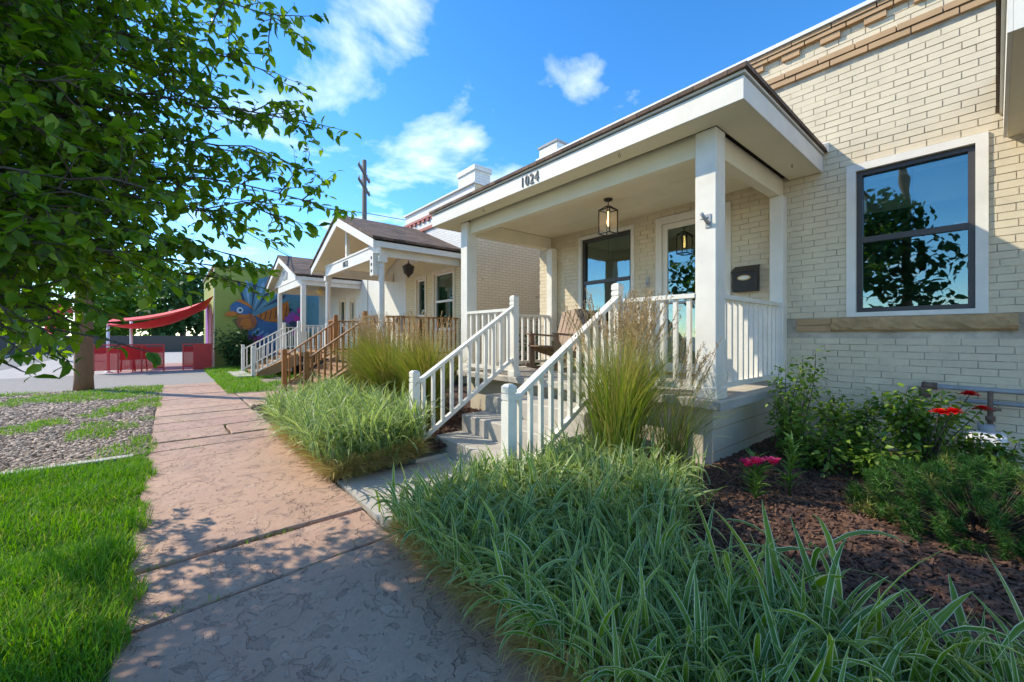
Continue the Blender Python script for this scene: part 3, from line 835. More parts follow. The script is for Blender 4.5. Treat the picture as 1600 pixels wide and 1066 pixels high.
MB().add([(WX - .03, RY0 - .05, FZ + .20), (WX - .004, RY0 - .05, FZ + .20), (WX - .004, RY0 - .05, FZ + .31), (WX - .16, RY0 - .04, FZ + .25), (WX - .004, RY0 + .02, FZ + .33)], [(0, 1, 2, 3), (3, 2, 4)]).build('wall_flashing', 'flashing', porch)

def digits(text, parent, X, yc, zc, h, wid, mat, depth=0.006):
    n = len(text)
    for i, chh in enumerate(text):
        cu = bpy.data.curves.new('digit', 'FONT'); cu.body = chh; cu.size = h / 0.7; cu.extrude = depth; cu.align_x = 'CENTER'; cu.offset = -h * 0.006
        to = bpy.data.objects.new('tmp', cu); COL.objects.link(to)
        bpy.context.view_layer.update()
        me = bpy.data.meshes.new_from_object(to.evaluated_get(bpy.context.evaluated_depsgraph_get()))
        bpy.data.objects.remove(to)
        me.materials.clear()
        o = link('number_digit', me, mat, parent)
        pl = Vector((0, 0, 0)); q = parent
        while q is not None: pl += q.location; q = q.parent
        y = yc + wid / 2 - wid * (i + 0.5) / n
        o.matrix_local = Matrix.Translation(Vector((X, y, zc - h / 2)) - pl) @ Matrix(((0, 0, -1, 0), (-1, 0, 0, 0), (0, 1, 0, 0), (0, 0, 0, 1))) @ Matrix.Diagonal((0.82, 1.05, 1, 1))
digits('1024', fa, RX0 - .007, 3.54, FZ + .085, .115, .33, 'number_dark')

# steps
steps = thing('concrete_steps', 'four pale concrete steps up to the white 1024 porch', 'steps', (2.9, 3.33, 0))
tx = [2.33, 2.68, 3.03, 3.455]
for i in range(3):
    MB().box(tx[i], tx[i + 1] if i < 2 else 3.455, 2.52, 4.13, -0.05, 0.197 * (i + 1)).build('step', 'concrete', steps, bevel=.012)

# railings
def newel(parent, x, y, z0, z1, w=.09, mat='rail_paint', cap=True, nm='newel_post'):
    m_ = MB().box(x - w / 2, x + w / 2, y - w / 2, y + w / 2, z0, z1 - .14)
    if cap:
        for a, c, s in ((z1 - .1395, z1 - .125, .86), (z1 - .1245, z1 - .085, 1.0), (z1 - .0845, z1 - .07, .86)):
            m_.box(x - w / 2 * s, x + w / 2 * s, y - w / 2 * s, y + w / 2 * s, a, c)
        h = w / 2
        m_.add([(x - h, y - h, z1 - .0695), (x + h, y - h, z1 - .0695), (x + h, y + h, z1 - .0695), (x - h, y + h, z1 - .0695),
                (x - h, y - h, z1 - .02), (x + h, y - h, z1 - .02), (x + h, y + h, z1 - .02), (x - h, y + h, z1 - .02),
                (x - h * .55, y - h * .55, z1), (x + h * .55, y - h * .55, z1), (x + h * .55, y + h * .55, z1), (x - h * .55, y + h * .55, z1)],
               [(0, 3, 2, 1), (0, 1, 5, 4), (1, 2, 6, 5), (2, 3, 7, 6), (3, 0, 4, 7), (4, 5, 9, 8), (5, 6, 10, 9), (6, 7, 11, 10), (7, 4, 8, 11), (8, 9, 10, 11)])
    return m_.build(nm, mat, parent)
def rail(parent, a, b, hb, ht, n, mat='rail_paint', bw=.036, rw=.075, rh=.04, lw=.05, lh=.05, bmat=None):
    """a, b = floor points; bottom and top rail heights above them"""
    a = Vector(a); b = Vector(b); up = Vector((0, 0, 1))
    MB().shear(a + up * ht, b + up * ht, rw, rh).build('top_rail', mat, parent)
    MB().shear(a + up * hb, b + up * hb, lw, lh).build('bottom_rail', mat, parent)
    d = b - a; dh = Vector((d.x, d.y, 0)).normalized()
    for i in range(n):
        p = a + d * ((i + 0.5) / n)
        m_ = MB()
        sl = d.z / max(1e-6, math.hypot(d.x, d.y)) * bw / 2
        e = dh * (bw / 2); sd = Vector((dh.y, -dh.x, 0)) * (bw / 2)
        vs = []
        for zo in (hb + lh / 2, ht - rh / 2):
            for i_, j_ in ((-1, -1), (1, -1), (1, 1), (-1, 1)): vs.append(p + e * i_ + sd * j_ + up * (zo + sl * i_))
        m_.add(vs, [(0, 3, 2, 1), (4, 5, 6, 7), (0, 1, 5, 4), (1, 2, 6, 5), (2, 3, 7, 6), (3, 0, 4, 7)]).build('baluster', bmat or mat, parent)
YL, YR, NX0, NX1 = 4.15, 2.51, 2.08, 3.53
for yy, lab in ((YL, 'sloping white stair railing on the far side of the concrete steps'), (YR, 'sloping white stair railing nearest the tall grass clump')):
    sr = thing('stair_railing', lab, 'railing', (NX0, yy, 0), 'white stair railings')
    newel(sr, NX0, yy, 0.0515 if yy > 3 else 0.014, .945)
    newel(sr, NX1, yy, FLOOR + .001, 1.87)
    MB().box(NX1 - .062, NX1 + .062, yy - .062, yy + .062, FLOOR + .0005, FLOOR + .07).build('newel_base', 'rail_paint', sr)
    rail(sr, (NX0 + .046, yy, .02), (NX1 - .046, yy, .02 + .88), .115, .80, 11)
pr = thing('porch_railing', 'short white porch railing between concrete steps and corner post', 'railing', (NX1, 2.1, FLOOR), 'white porch railings')
rail(pr, (NX1 + .02, YR - .046, FLOOR), (NX1 + .02, PY0 + .183, FLOOR), .09, .895, 6)
pr = thing('porch_railing', 'white porch railing with close balusters between corner post and mailbox wall', 'railing', (4.5, PY0 + .09, FLOOR), 'white porch railings')
rail(pr, (PX + .183, PY0 + .09, FLOOR), (WX - .143, PY0 + .09, FLOOR), .09, .895, 12)
pr = thing('porch_railing', 'white porch railing left of the concrete steps by far post', 'railing', (NX1, 4.7, FLOOR), 'white porch railings')
rail(pr, (NX1 + .02, YL + .046, FLOOR), (NX1 + .02, PY1 - .183, FLOOR), .09, .895, 7)
pr = thing('porch_railing', 'white porch railing behind the wooden rocking chair', 'railing', (4.5, PY1 - .09, FLOOR), 'white porch railings')
rail(pr, (PX + .183, PY1 - .13, FLOOR), (WX - .143, PY1 - .2, FLOOR), .09, .895, 12)

# small things on the porch
def hang_lantern(x, y, zc):
    t = thing('lantern', 'dark metal framed lantern hanging from the 1024 porch ceiling', 'lantern', (x, y, zc - .48))
    MB().lathe((x, y, zc), [(.055, -.002), (.06, -.012), (.05, -.025), (.012, -.03)], 14).build('ceiling_canopy', 'black_metal', t)
    MB().tube([(x, y, zc - .028), (x, y, zc - .105)], .007, 6).build('stem', 'black_metal', t)
    zt, zb, w = zc - .10, zc - .46, .085
    f = MB()
    for sx in (-1, 1):
        for sy in (-1, 1): f.cbox((x + sx * w, y + sy * w, (zt - .05 + zb) / 2), (.012, .012, zt - .05 - zb))
    for zz in (zt - .05, zb):
        f.cbox((x, y - w, zz), (2 * w - .0121, .0122, .0122)); f.cbox((x, y + w, zz), (2 * w - .0121, .0122, .0122)); f.cbox((x - w, y, zz), (.0122, 2 * w + .0122, .0122)); f.cbox((x + w, y, zz), (.0122, 2 * w + .0122, .0122))
    for sx in (-1, 1):
        for sy in (-1, 1): f.bar((x + sx * w, y + sy * w, zt - .048), (x + sx * .022, y + sy * .022, zt), .011, .011)
    f.cbox((x, y, zt + .0), (.056, .056, .012))
    f.build('frame', 'black_metal', t)
    g = MB()
    for sx in (-1, 1): g.box(x + sx * (w - .003) - .001, x + sx * (w - .003) + .001, y - w + .006, y + w - .006, zb + .006, zt - .057)
    for sy in (-1, 1): g.box(x - w + .008, x + w - .008, y + sy * (w - .003) - .001, y + sy * (w - .003) + .001, zb + .006, zt - .057)
    g.build('glass', 'lantern_glass', t)
    MB().lathe((x, y, zt - .20), [(.010, .13), (.012, .05), (.018, 0), (.014, -.04), (.004, -.06)][::-1], 10).build('bulb', 'lamp_glow', t)
hang_lantern(4.41, 3.28, CZ)
mbx = thing('mailbox', 'black wall mailbox with oval brass plate on cream brick', 'mailbox', (WX - .06, 1.95, 1.86))
my0, my1, mz0, mz1 = 1.815, 2.09, 1.865, 2.175
MB().prism([(WX - .006, my0, mz0), (WX - .10, my0, mz0), (WX - .115, my0, mz1 - .07), (WX - .006, my0, mz1 - .005)], (0, my1 - my0, 0)).build('box', 'black_metal', mbx, bevel=.006)
MB().prism([(WX - .0055, my0 - .006, mz1 + .012), (WX - .13, my0 - .006, mz1 - .07), (WX - .128, my0 - .006, mz1 - .082), (WX - .0055, my0 - .006, mz1)], (0, my1 - my0 + .012, 0)).build('lid', 'black_metal', mbx)
ov = [(WX - .116, 1.952 + .075 * math.cos(t), 2.03 + .032 * math.sin(t)) for t in [2 * math.pi * k / 20 for k in range(20)]]
pl_ = MB().prism(ov, (.012, 0, 0)).build('plate', 'brass', mbx)
ov = [(WX - .119, 1.952 + .058 * math.cos(t), 2.03 + .02 * math.sin(t)) for t in [2 * math.pi * k / 20 for k in range(20)]]
MB().prism(ov, (.0025, 0, 0)).build('plate_centre', 'blind', pl_)
db = thing('doorbell', 'small grey video doorbell on brick beside the front door', 'doorbell', (WX - .02, 3.3, 2.05))
MB().box(WX - .03, WX - .004, 3.275, 3.325, 2.06, 2.20).build('case', 'grey_metal', db, bevel=.006)
MB().lathe((WX - .0305, 3.30, 2.09), [(.012, 0), (.012, .012)], 10).build('button', 'black_metal', db)
bk = thing('flag_bracket', 'small grey metal flag bracket screwed to the corner post', 'bracket', (PX - .03, 1.58, 2.28))
MB().box(PX - .008, PX - .001, 1.555, 1.605, 2.25, 2.37).build('plate', 'grey_metal', bk, bevel=.003)
MB().tube([(PX - .008, 1.58, 2.29), (PX - .10, 1.595, 2.36)], .016, 8).tube([(PX - .05, 1.555, 2.325), (PX - .05, 1.625, 2.325)], .008, 6).build('socket', 'grey_metal', bk)
for i, (px, py) in enumerate(((RX0 + .09, 2.35), (RX0 + .1, 4.6), (4.9, RY0 + .15))):
    hk = [(px + .018 * math.cos(a), py, SZ - .02 - .018 * math.sin(a)) for a in [k * 0.55 - .6 for k in range(8)]]
    tag(MB().tube([(px, py, SZ - .001)] + [(px, py, SZ - .012)] + hk, .003, 5).build('ceiling_hook', 'rust_metal'), ['small screw hook under the front soffit near the corner post', 'small screw hook under the front soffit near the far post', 'small screw hook under the side soffit near brick wall'][i], 'hook', 'soffit hooks')

# rocking chair (faces the street, -x)
ct = thing('rocking_chair', 'brown wooden slatted rocking chair on the 1024 porch', 'rocking chair', (4.72, 4.50, FLOOR))
def cl(x, y, z): return (4.72 + x, 4.50 + y, FLOOR + z)
for sy in (-1, 1):
    y = sy * .27
    pts = [cl(-.42 + .9 * i / 10, y, .025 + .16 * ((i / 10 - .45) ** 2) * 2) for i in range(11)]
    m_ = MB()
    for a, c in zip(pts[:-1], pts[1:]): m_.bar(a, c, .03, .055)
    m_.build('rocker', 'chair_wood', ct)
    MB().bar(cl(-.28, y, .06), cl(-.30, y, .56), .032, .085, (1, 0, 0)).build('front_leg', 'chair_wood', ct)
    MB().bar(cl(.28, y, .06), cl(.20, y, .46), .032, .07, (1, 0, 0)).build('rear_leg', 'chair_wood', ct)
    MB().bar(cl(-.36, y * 1.08, .575), cl(.34, y * 1.12, .53), .11, .025).build('armrest', 'chair_wood', ct)
    MB().bar(cl(-.30, y * .93, .36), cl(.30, y * .93, .20), .028, .09).build('side_rail', 'chair_wood', ct)
for i in range(6):
    f = i / 5
    MB().bar(cl(-.34 + .45 * f, -.27, .385 - .09 * f), cl(-.34 + .45 * f, .27, .385 - .09 * f), .076, .02).build('seat_slat', 'chair_wood', ct)
for i in range(6):
    y = -.225 + .09 * i
    hgt = .80 - .5 * abs(y) ** 1.6
    MB().bar(cl(.14, y * .8, .27), cl(.14 + hgt * .42, y * 1.15, .27 + hgt * .90), .078, .02, (1, 0, 0)).build('back_slat', 'chair_wood', ct)
MB().bar(cl(.27, -.25, .50), cl(.27, .25, .50), .02, .07).build('back_rail', 'chair_wood', ct)
MB().bar(cl(.40, -.26, .80), cl(.40, .26, .80), .02, .06).build('back_rail', 'chair_wood', ct)

# next porch at the right edge of the picture
np_ = thing('neighbour_porch', 'white porch roof corner of the adjoining house at right edge', 'porch', (4.4, -2, 0))
MB().box(RX0 + .25, WX - .004, -4.0, -.062, 3.0, 3.02).build('soffit', 'soffit_paint', np_)
MB().box(RX0 + .23, WX - .09, -.06, -.04, 2.975, 3.20).build('fascia', 'white_paint', np_)
MB().box(RX0 + .22, WX - .004, -4.05, -.02, 3.205, 3.225).build('drip_edge', 'white_paint', np_)
MB().prism([(RX0 + .2, .0, 3.23), (WX - .004, .0, 3.23), (WX - .004, .0, 3.55), (RX0 + .2, .0, 3.265)], (0, -4.1, 0)).build('roof', 'shingle', np_)
MB().box(RX0 + .23, RX0 + .249, -4.0, -.061, 2.975, 3.20).build('fascia', 'white_paint', np_)
for yy in (-3.9,): MB().box(PX + .2, PX + .38, yy, yy + .18, .0, 2.998).build('post', 'white_paint', np_)

# gas pipes and meter on the wall
gm = thing('gas_meter', 'gas pipes and grey meter on the brick wall behind red roses', 'gas meter', (5.2, 0.1, 0))
MB().tube([(WX - .10, .42, .20), (WX - .10, .42, .84), (WX - .10, .38, .875), (WX - .10, -.05, .87), (WX - .10, -.9, .865)], .022, 8).build('pipe', 'grey_metal', gm)
MB().tube([(WX - .10, .42, .77), (WX - .10, .42, .86)], .042, 8).build('elbow', 'rust_metal', gm)
MB().tube([(WX - .10, .44, .875), (WX - .10, .34, .875)], .034, 8).build('elbow', 'rust_metal', gm)
MB().tube([(WX - .14, .18, .77), (WX - .14, -.9, .765)], .018, 8).build('pipe', 'grey_metal', gm)
MB().tube([(WX - .12, .03, .86), (WX - .15, .03, .80), (WX - .17, .03, .56)], .017, 8).tube([(WX - .155, .03, .74), (WX - .16, .03, .70)], .032, 8).tube([(WX - .162, .03, .66), (WX - .166, .03, .62)], .028, 8).tube([(WX - .16, .09, .72), (WX - .16, -.03, .72)], .012, 6).build('valve', 'rust_metal', gm)
MB().box(WX - .34, WX - .12, -.06, .16, .26, .54).build('meter_body', 'sign_white', gm, bevel=.03)
MB().tube([(WX - .23, .05, .52), (WX - .23, .05, .60)], .05, 12).build('meter_head', 'grey_metal', gm)

# ------------------------------------------------------------------ second house (1022)
def gable_porch(nm, lab, floor, y_eave0, y_eave1, ypost0, ypost1, z_eave, z_peak, X0, turned=True, ceil='soffit_paint', open_truss=True):
    t = thing('gable_porch', lab, 'porch', (4.4, (ypost0 + ypost1) / 2, 0))
    yc = (y_eave0 + y_eave1) / 2
    xf = X0 + .22           # plane of the tie beam
    th = .06
    for ya, s in ((y_eave0, 1), (y_eave1, -1)):
        # shingle plane, bargeboard and eave fascia on each side
        MB().prism([(X0 - .03, ya - s * .05, z_eave), (X0 - .03, yc, z_peak + .02), (X0 - .03, yc, z_peak + .02 + th), (X0 - .03, ya - s * .06, z_eave + th - .01)], (WX - .005 - X0 + .03, 0, 0)).build('roof_slope', 'shingle', t)
        MB().prism([(X0, ya, z_eave - .19), (X0, ya, z_eave - .012), (X0, yc + s * .001, z_peak + .0), (X0, yc + s * .001, z_peak - .21)], (.03, 0, 0)).build('bargeboard', 'white_paint', t)
        MB().box(X0 + .032, WX - .005, min(ya, ya + s * .025), max(ya, ya + s * .025), z_eave - .15, z_eave - .03).build('eave_fascia', 'white_paint', t)
        MB().prism([(X0 + .031, ya + s * .03, z_eave - .03), (X0 + .031, yc, z_peak - .03), (X0 + .031, yc, z_peak - .05), (X0 + .031, ya + s * .03, z_eave - .06)], (WX - .01 - X0 - .03, 0, 0)).build('roof_lining', ceil, t)
    MB().box(xf, xf + .10, ypost0 - .08, ypost1 + .08, z_eave - .30, z_eave - .05).build('tie_beam', 'white_paint', t)
    MB().box(xf - .02, xf + .12, ypost0 - .10, ypost1 + .10, z_eave - .049, z_eave - .01).build('beam_cap', 'white_paint', t)
    if open_truss:
        MB().box(xf + .01, xf + .09, yc - .05, yc + .05, z_eave - .009, z_peak - .12).build('king_post', 'white_paint', t)
    else:
        MB().prism([(xf + .02, y_eave0 + .25, z_eave - .008), (xf + .02, y_eave1 - .25, z_eave - .008), (xf + .02, yc, z_peak - .06)], (.05, 0, 0)).build('gable_panel', 'white_paint', t)
        MB().box(xf - .005, xf + .019, yc - .35, yc + .35, z_eave + .15, z_eave + .5).build('vent', 'grey_metal', t)
    for yy in (ypost0, ypost1):
        MB().box(xf + .101, WX - .005, yy - .05, yy + .05, z_eave - .30, z_eave - .06).build('side_beam', 'white_paint' if turned else 'white_paint', t)
        p = MB()
        if turned:
            p.box(xf - .03, xf + .13, yy - .08, yy + .08, floor, floor + .72)
            p.lathe((xf + .05, yy, floor + .7201), [(.080, 0), (.070, .06), (.078, .10), (.062, .13), (.060, z_eave - .30 - floor - .72 - .26), (.078, z_eave - .30 - floor - .72 - .22), (.06, z_eave - .30 - floor - .72 - .18), (.075, z_eave - .30 - floor - .72 - .13)], 8, R(22.5), False)
            p.box(xf - .04, xf + .14, yy - .09, yy + .09, z_eave - .43, z_eave - .302)
        else:
            p.box(xf - .02, xf + .12, yy - .07, yy + .07, floor, z_eave - .302)
            p.box(xf - .04, xf + .14, yy - .09, yy + .09, floor + .001, floor + .7)
        p.build('post', 'white_paint', t)
    MB().box(X0 + .13, WX - .005, ypost0 - .12, ypost1 + .12, floor - .12, floor - .001).build('deck', 'stair_wood', t)
    MB().box(X0 + .3, WX - .01, ypost0 - .02, ypost1 + .02, -.05, floor - .121).build('skirting', 'dark_interior', t)
    return t, xf, yc
p2, xf2, yc2 = gable_porch('gable', 'gabled white porch numbered 1022 with turned posts and open truss', .83, 8.23, 13.05, 8.46, 12.3, 3.33, 4.30, 3.2)
for s in (-1, 1): MB().bar((xf2 + .05, yc2 + s * .05, 3.36), (xf2 + 1.2, yc2 + s * .9, 3.60), .04, .08).build('truss_brace', 'soffit_paint', p2)
digits('1022', p2, xf2 - .007, yc2, 3.155, .14, .42, 'number_dark')
hb = thing('birdhouse', 'small white wooden birdhouse with dark holes under the 1022 porch beam', 'birdhouse', (xf2 - .03, 8.62, 2.7))
MB().box(xf2 - .12, xf2 - .002, 8.50, 8.68, 2.62, 3.10).build('box', 'white_paint', hb)
for z_ in (2.72, 2.86, 3.0): MB().prism([(xf2 - .126, 8.59 + .035 * math.cos(a), z_ + .035 * math.sin(a)) for a in [k * .6283 for k in range(10)]], (.005, 0, 0)).build('hole', 'm_black', hb)
l2 = thing('porch_lamp', 'round dark lantern under the 1022 porch ceiling', 'lamp', (4.5, 9.3, 3.0))
MB().lathe((4.35, 9.0, 2.72), [(.02, .0), (.05, .05), (.11, .10), (.14, .24), (.15, .26), (.06, .31), (.03, .34)], 10).build('shade', 'black_metal', l2)
MB().tube([(4.35, 9.0, 3.0), (4.35, 9.0, 3.62)], .012, 6).build('stem', 'black_metal', l2)

h2 = thing('brick_house', 'house with cream front and white parapet behind the 1022 gabled porch', 'house', (WX, 10, 0))
W2 = [(8.60, 9.72, 1.45, 3.05), (10.05, 10.72, .83, 3.0)]
mb = MB(); wall_with_holes(mb, WX, WX + .25, 7.75, 11.35, -.2, 3.42, W2); mb.build('front_wall', 'brick_front', h2)
MB().box(WX - .003, WX + .25, 7.75, 11.35, 3.421, 4.86).build('parapet', 'brick_white', h2)
mb = MB(); wall_with_holes(mb, WX + .02, WX + .25, 11.351, 14.4, -.2, 4.5, [(11.9, 12.5, 1.4, 2.9)]); mb.build('pale_front', 'pale_wall', h2)
MB().box(WX + .021, WX + .249, 11.9, 12.5, 1.4, 2.9).build('vent_panel', 'pale_wall', h2)
MB().box(WX + .251, 13.5, 7.75, 8.0, -.2, 4.86).build('side_wall', 'brick_side', h2)
MB().box(WX + .0, WX + .249, 7.7495, 7.7499, -.2, 4.86).build('corner_face', 'brick_side', h2)
MB().box(WX - .06, WX + .30, 7.72, 11.4, 4.861, 4.90).build('coping', 'flashing', h2)
y = 8.05
while y < 11.3: MB().box(WX - .05, WX - .0035, y, y + .13, 4.47, 4.535).build('dentil', 'brick_red', h2); y += .26
MB().box(WX - .06, WX - .0035, 7.75, 11.35, 4.536, 4.60).build('red_band', 'brick_red', h2)
MB().box(WX - .05, WX - .0035, 7.75, 11.35, 4.22, 4.30).build('red_band', 'brick_red', h2)
c2 = MB().box(WX - .02, WX + .42, 7.72, 8.42, 4.901, 5.16).build('chimney', 'brick_white', h2)
MB().box(WX - .05, WX + .45, 7.69, 8.45, 5.161, 5.28).build('chimney_cap', 'brick_white', c2)
for h in W2:
    window(h2, WX, *h, trim=.09, trim_mat='cream_house', frame_mat='white_paint', meet=.5, blind=.4)
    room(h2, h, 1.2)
em = thing('electric_meter', 'small grey electric meter box on the pale wall by 1022 porch', 'meter', (WX, 11.6, 1.5))
MB().box(WX - .10, WX + .018, 11.5, 11.8, 1.45, 1.95).build('box', 'grey_metal', em); MB().tube([(WX - .1, 11.65, 1.78), (WX - .17, 11.65, 1.78)], .09, 10).build('dial', 'black_metal', em)

def wooden_stairs(lab, X0, X1, y0, y1, floor, nst, mat, rmat, railmat, group, rl, nb, side_lab):
    st = thing('wooden_steps', lab, 'steps', (X0 + .2, (y0 + y1) / 2, 0))
    run = (X1 - X0 - .12) / (nst - 1); ri = floor / nst
    for i in range(nst - 1):
        xa = X0 + .12 + i * run
        MB().box(xa - .02, xa + run - .001, y0 + .07, y1 - .07, ri * (i + 1) - .035, ri * (i + 1)).build('tread', mat, st)
        MB().box(xa, xa + .02, y0 + .07, y1 - .07, max(0.012, ri * i + .001), ri * (i + 1) - .036).build('riser', mat, st)
    for yy in (y0 + .05, y1 - .05):
        MB().prism([(X0 + .10, yy - .018, .012), (X0 + .35, yy - .018, .012), (X1 - .01, yy - .018, floor - .42), (X1 - .01, yy - .018, floor - .02), (X0 + .10, yy - .018, ri + .03)], (0, .036, 0)).build('stringer', mat, st)
    for yy, l in zip((y0, y1), side_lab):
        r_ = thing('stair_railing', l, 'railing', (X0, yy, 0), group)
        newel(r_, X0, yy, 0.012, 1.02, .10, railmat)
        newel(r_, X1, yy, floor + .001, floor + 1.05, .10, railmat)
        rail(r_, (X0 + .05, yy, .08), (X1 - .05, yy, floor + .02), .09, .80, nb, railmat, .035, .07, .04)
    return st
wooden_stairs('brown wooden steps up to the 1022 gabled porch', 2.12, 3.30, 8.98, 11.05, .83, 5, 'stair_wood', 'stained_wood', 'stained_wood', 'brown stair railings', 0, 9,
              ('brown stair railing of 1022 nearest the yellow grass', 'brown stair railing of 1022 on the far side of its steps'))
pr = thing('porch_railing', 'brown railing along the near side of the 1022 porch', 'railing', (4.4, 8.46, .83), 'brown porch railings')
rail(pr, (xf2 + .14, 8.46, .83), (WX - .02, 8.46, .83), .10, .92, 15, 'stained_wood', .035)
pr = thing('porch_railing', 'short brown railing between 1022 turned post and its steps', 'railing', (xf2, 8.8, .83), 'brown porch railings')
rail(pr, (xf2 + .05, 8.56, .83), (xf2 - .12, 8.93, .83), .10, .92, 4, 'stained_wood', .035)
pr = thing('porch_railing', 'brown railing at the far front of the 1022 porch', 'railing', (xf2, 11.6, .83), 'brown porch railings')
rail(pr, (xf2 - .12, 11.1, .83), (xf2 + .05, 12.2, .83), .10, .92, 9, 'stained_wood', .035)
pr = thing('porch_railing', 'brown railing along the far side of the 1022 porch', 'railing', (4.4, 12.3, .83), 'brown porch railings')
rail(pr, (xf2 + .14, 12.3, .83), (WX - .02, 12.3, .83), .10, .92, 13, 'stained_wood', .035)

# ------------------------------------------------------------------ third house
p3, xf3, yc3 = gable_porch('gable', 'farthest white gabled porch with square posts near the bird mural', .78, 15.0, 20.5, 15.12, 18.95, 3.36, 4.36, 3.2, turned=False, open_truss=False)
h3 = thing('house', 'pale house front behind the farthest white porch', 'house', (WX, 17, 0))
W3 = [(15.7, 16.3, 1.2, 2.75), (16.8, 17.6, .8, 2.85)]
mb = MB(); wall_with_holes(mb, WX + .0, WX + .25, 14.45, 20.6, -.2, 4.4, W3); mb.build('front_wall', 'pale_wall', h3)
MB().box(WX + .251, 13, 14.45, 14.7, -.2, 4.4).build('side_wall', 'pale_wall', h3)
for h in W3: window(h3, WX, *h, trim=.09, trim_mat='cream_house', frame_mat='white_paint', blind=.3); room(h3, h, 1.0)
l3 = thing('porch_lamp', 'small brass lamp under the farthest white porch ceiling', 'lamp', (4.2, 16, 2.9))
MB().lathe((4.2, 15.9, 2.83), [(.02, 0), (.10, .08), (.12, .16), (.05, .2)], 10).tube([(4.2, 15.9, 3.02), (4.2, 15.9, 3.45)], .012, 6).build('shade', 'brass', l3)
wooden_stairs('wooden steps up to the farthest white porch', 2.0, 3.30, 14.95, 17.25, .78, 5, 'stair_wood', 'rail_paint', 'rail_paint', 'white wooden stair railings of far porch', 0, 9,
              ('white stair railing of the farthest porch, nearer side', 'white stair railing of the farthest porch beside the bird mural'))
pr = thing('porch_railing', 'white railing along the near side of the farthest porch', 'railing', (4.4, 15.12, .78), 'far white porch railings')
rail(pr, (xf3 + .14, 15.12, .78), (WX - .02, 15.12, .78), .1, .9, 12)
pr = thing('porch_railing', 'white railing on the far side of the farthest porch', 'railing', (4.4, 18.95, .78), 'far white porch railings')
rail(pr, (xf3 + .14, 18.95, .78), (WX - .02, 18.95, .78), .1, .9, 12)
MB().box(1.55, 2.0, 14.9, 17.3, 0.0, .09).build('step_pad', 'concrete', None, kind='structure')

# ------------------------------------------------------------------ mural building
MY = 21.2
mbld = thing('mural_building', 'lime green building with a painted bird mural beyond the porches', 'building', (5, MY + 2, 0))
MB().box(1.46, 12, MY, MY + 7, -.1, 4.25).build('wall', 'green_wall', mbld)
MB().box(1.40, 12, MY - .05, MY + 7, 4.252, 4.36).build('coping', 'm_olive', mbld)
MB().box(1.43, 1.457, MY + .3, MY + 1.3, .05, 2.3).build('door', 'm_brown', mbld)
MB().box(1.43, 1.457, MY + 1.5, MY + 3.2, .4, 2.6).build('painted_panel', 'm_pink', mbld)
MB().box(1.43, 1.457, MY + 3.6, MY + 5.2, .4, 2.8).build('painted_panel', 'm_purple', mbld)
MB().box(1.425, 1.457, MY - .001, MY + .16, .0, 4.2).build('corner_board', 'cream_house', mbld)
layer = [0]
def mural(name, pts, mat):
    layer[0] += 1
    off = .004 + .0025 * layer[0]
    poly = []
    for x, y in pts:
        q = on_y(x, y, MY); poly.append((q.x, MY - off, q.z))
    return MB().prism(poly, (0, .002, 0)).build(name, mat, mbld)
def ell(cx, cy, rx, ry, n=18, rot=0):
    return [(cx + rx * math.cos(t) * math.cos(rot) - ry * math.sin(t) * math.sin(rot), cy + rx * math.cos(t) * math.sin(rot) + ry * math.sin(t) * math.cos(rot)) for t in [2 * math.pi * k / n for k in range(n)]]
mural('painted_shadow', [(362, 500), (378, 520), (395, 545), (400, 575), (560, 575), (560, 500), (420, 480)], 'm_olive')
mural('painted_wing', [(382, 488), (376, 452), (392, 440), (420, 432), (452, 436), (478, 446), (520, 452), (520, 520), (470, 520), (430, 500)], 'm_teal')
for i in range(9):
    x0, y0 = 388 + i * 2.2, 490 - i * .4
    a = -1.9 + i * .23
    mural('painted_feather', [(x0, y0), (x0 + 46 * math.cos(a) - 3 * math.sin(a), y0 + 46 * math.sin(a) + 3 * math.cos(a)), (x0 + 53 * math.cos(a), y0 + 53 * math.sin(a)), (x0 + 46 * math.cos(a) + 3 * math.sin(a), y0 + 46 * math.sin(a) - 3 * math.cos(a))], 'm_sky' if i % 2 else 'm_navy')
mural('painted_body', [(384, 505), (400, 494), (422, 498), (440, 510), (446, 540), (436, 556), (412, 556), (394, 540)], 'm_blue')
for i in range(6): mural('painted_stripe', [(392 + i * 8, 522 + i * 3), (404 + i * 7, 512 + i * 4), (406 + i * 7, 514 + i * 4), (394 + i * 8, 526 + i * 3)], 'm_sky')
mural('painted_wing_front', [(396, 492), (412, 484), (434, 474), (450, 470), (452, 498), (434, 504), (414, 502)], 'm_orange')
for i in range(6): mural('painted_feather', [(404 + i * 8, 500 - i * .5), (407 + i * 8, 490 - i * 2.5), (409 + i * 8, 490 - i * 2.5), (406 + i * 8, 501 - i * .5)], 'm_brown')
mural('painted_wing_edge', [(392, 492), (396, 488), (434, 471), (450, 464), (451, 470), (434, 478), (398, 494)], 'm_teal')
mural('painted_breast', ell(385, 503, 16, 14), 'm_rust')
mural('painted_throat', ell(384, 506, 9, 8), 'm_orange')
mural('painted_cheek', [(368, 493), (376, 497), (388, 496), (390, 491), (380, 490)], 'm_orange')
mural('painted_head', [(359, 486), (360, 478), (366, 472), (376, 471), (388, 478), (394, 488), (384, 492), (370, 490)], 'm_blue')
mural('painted_crest', [(368, 470), (376, 468), (388, 474), (396, 484), (386, 478)], 'm_orange')
mural('painted_eye', ell(374.5, 485, 5.2, 4.6), 'm_white')
mural('painted_iris', ell(374.8, 485, 3.2, 2.9), 'm_sky')
mural('painted_pupil', ell(375, 485, 1.8, 1.7), 'm_black')
mural('painted_beak', [(349, 493), (354, 488), (363, 486), (371, 489), (368, 494), (358, 495)], 'm_orange')
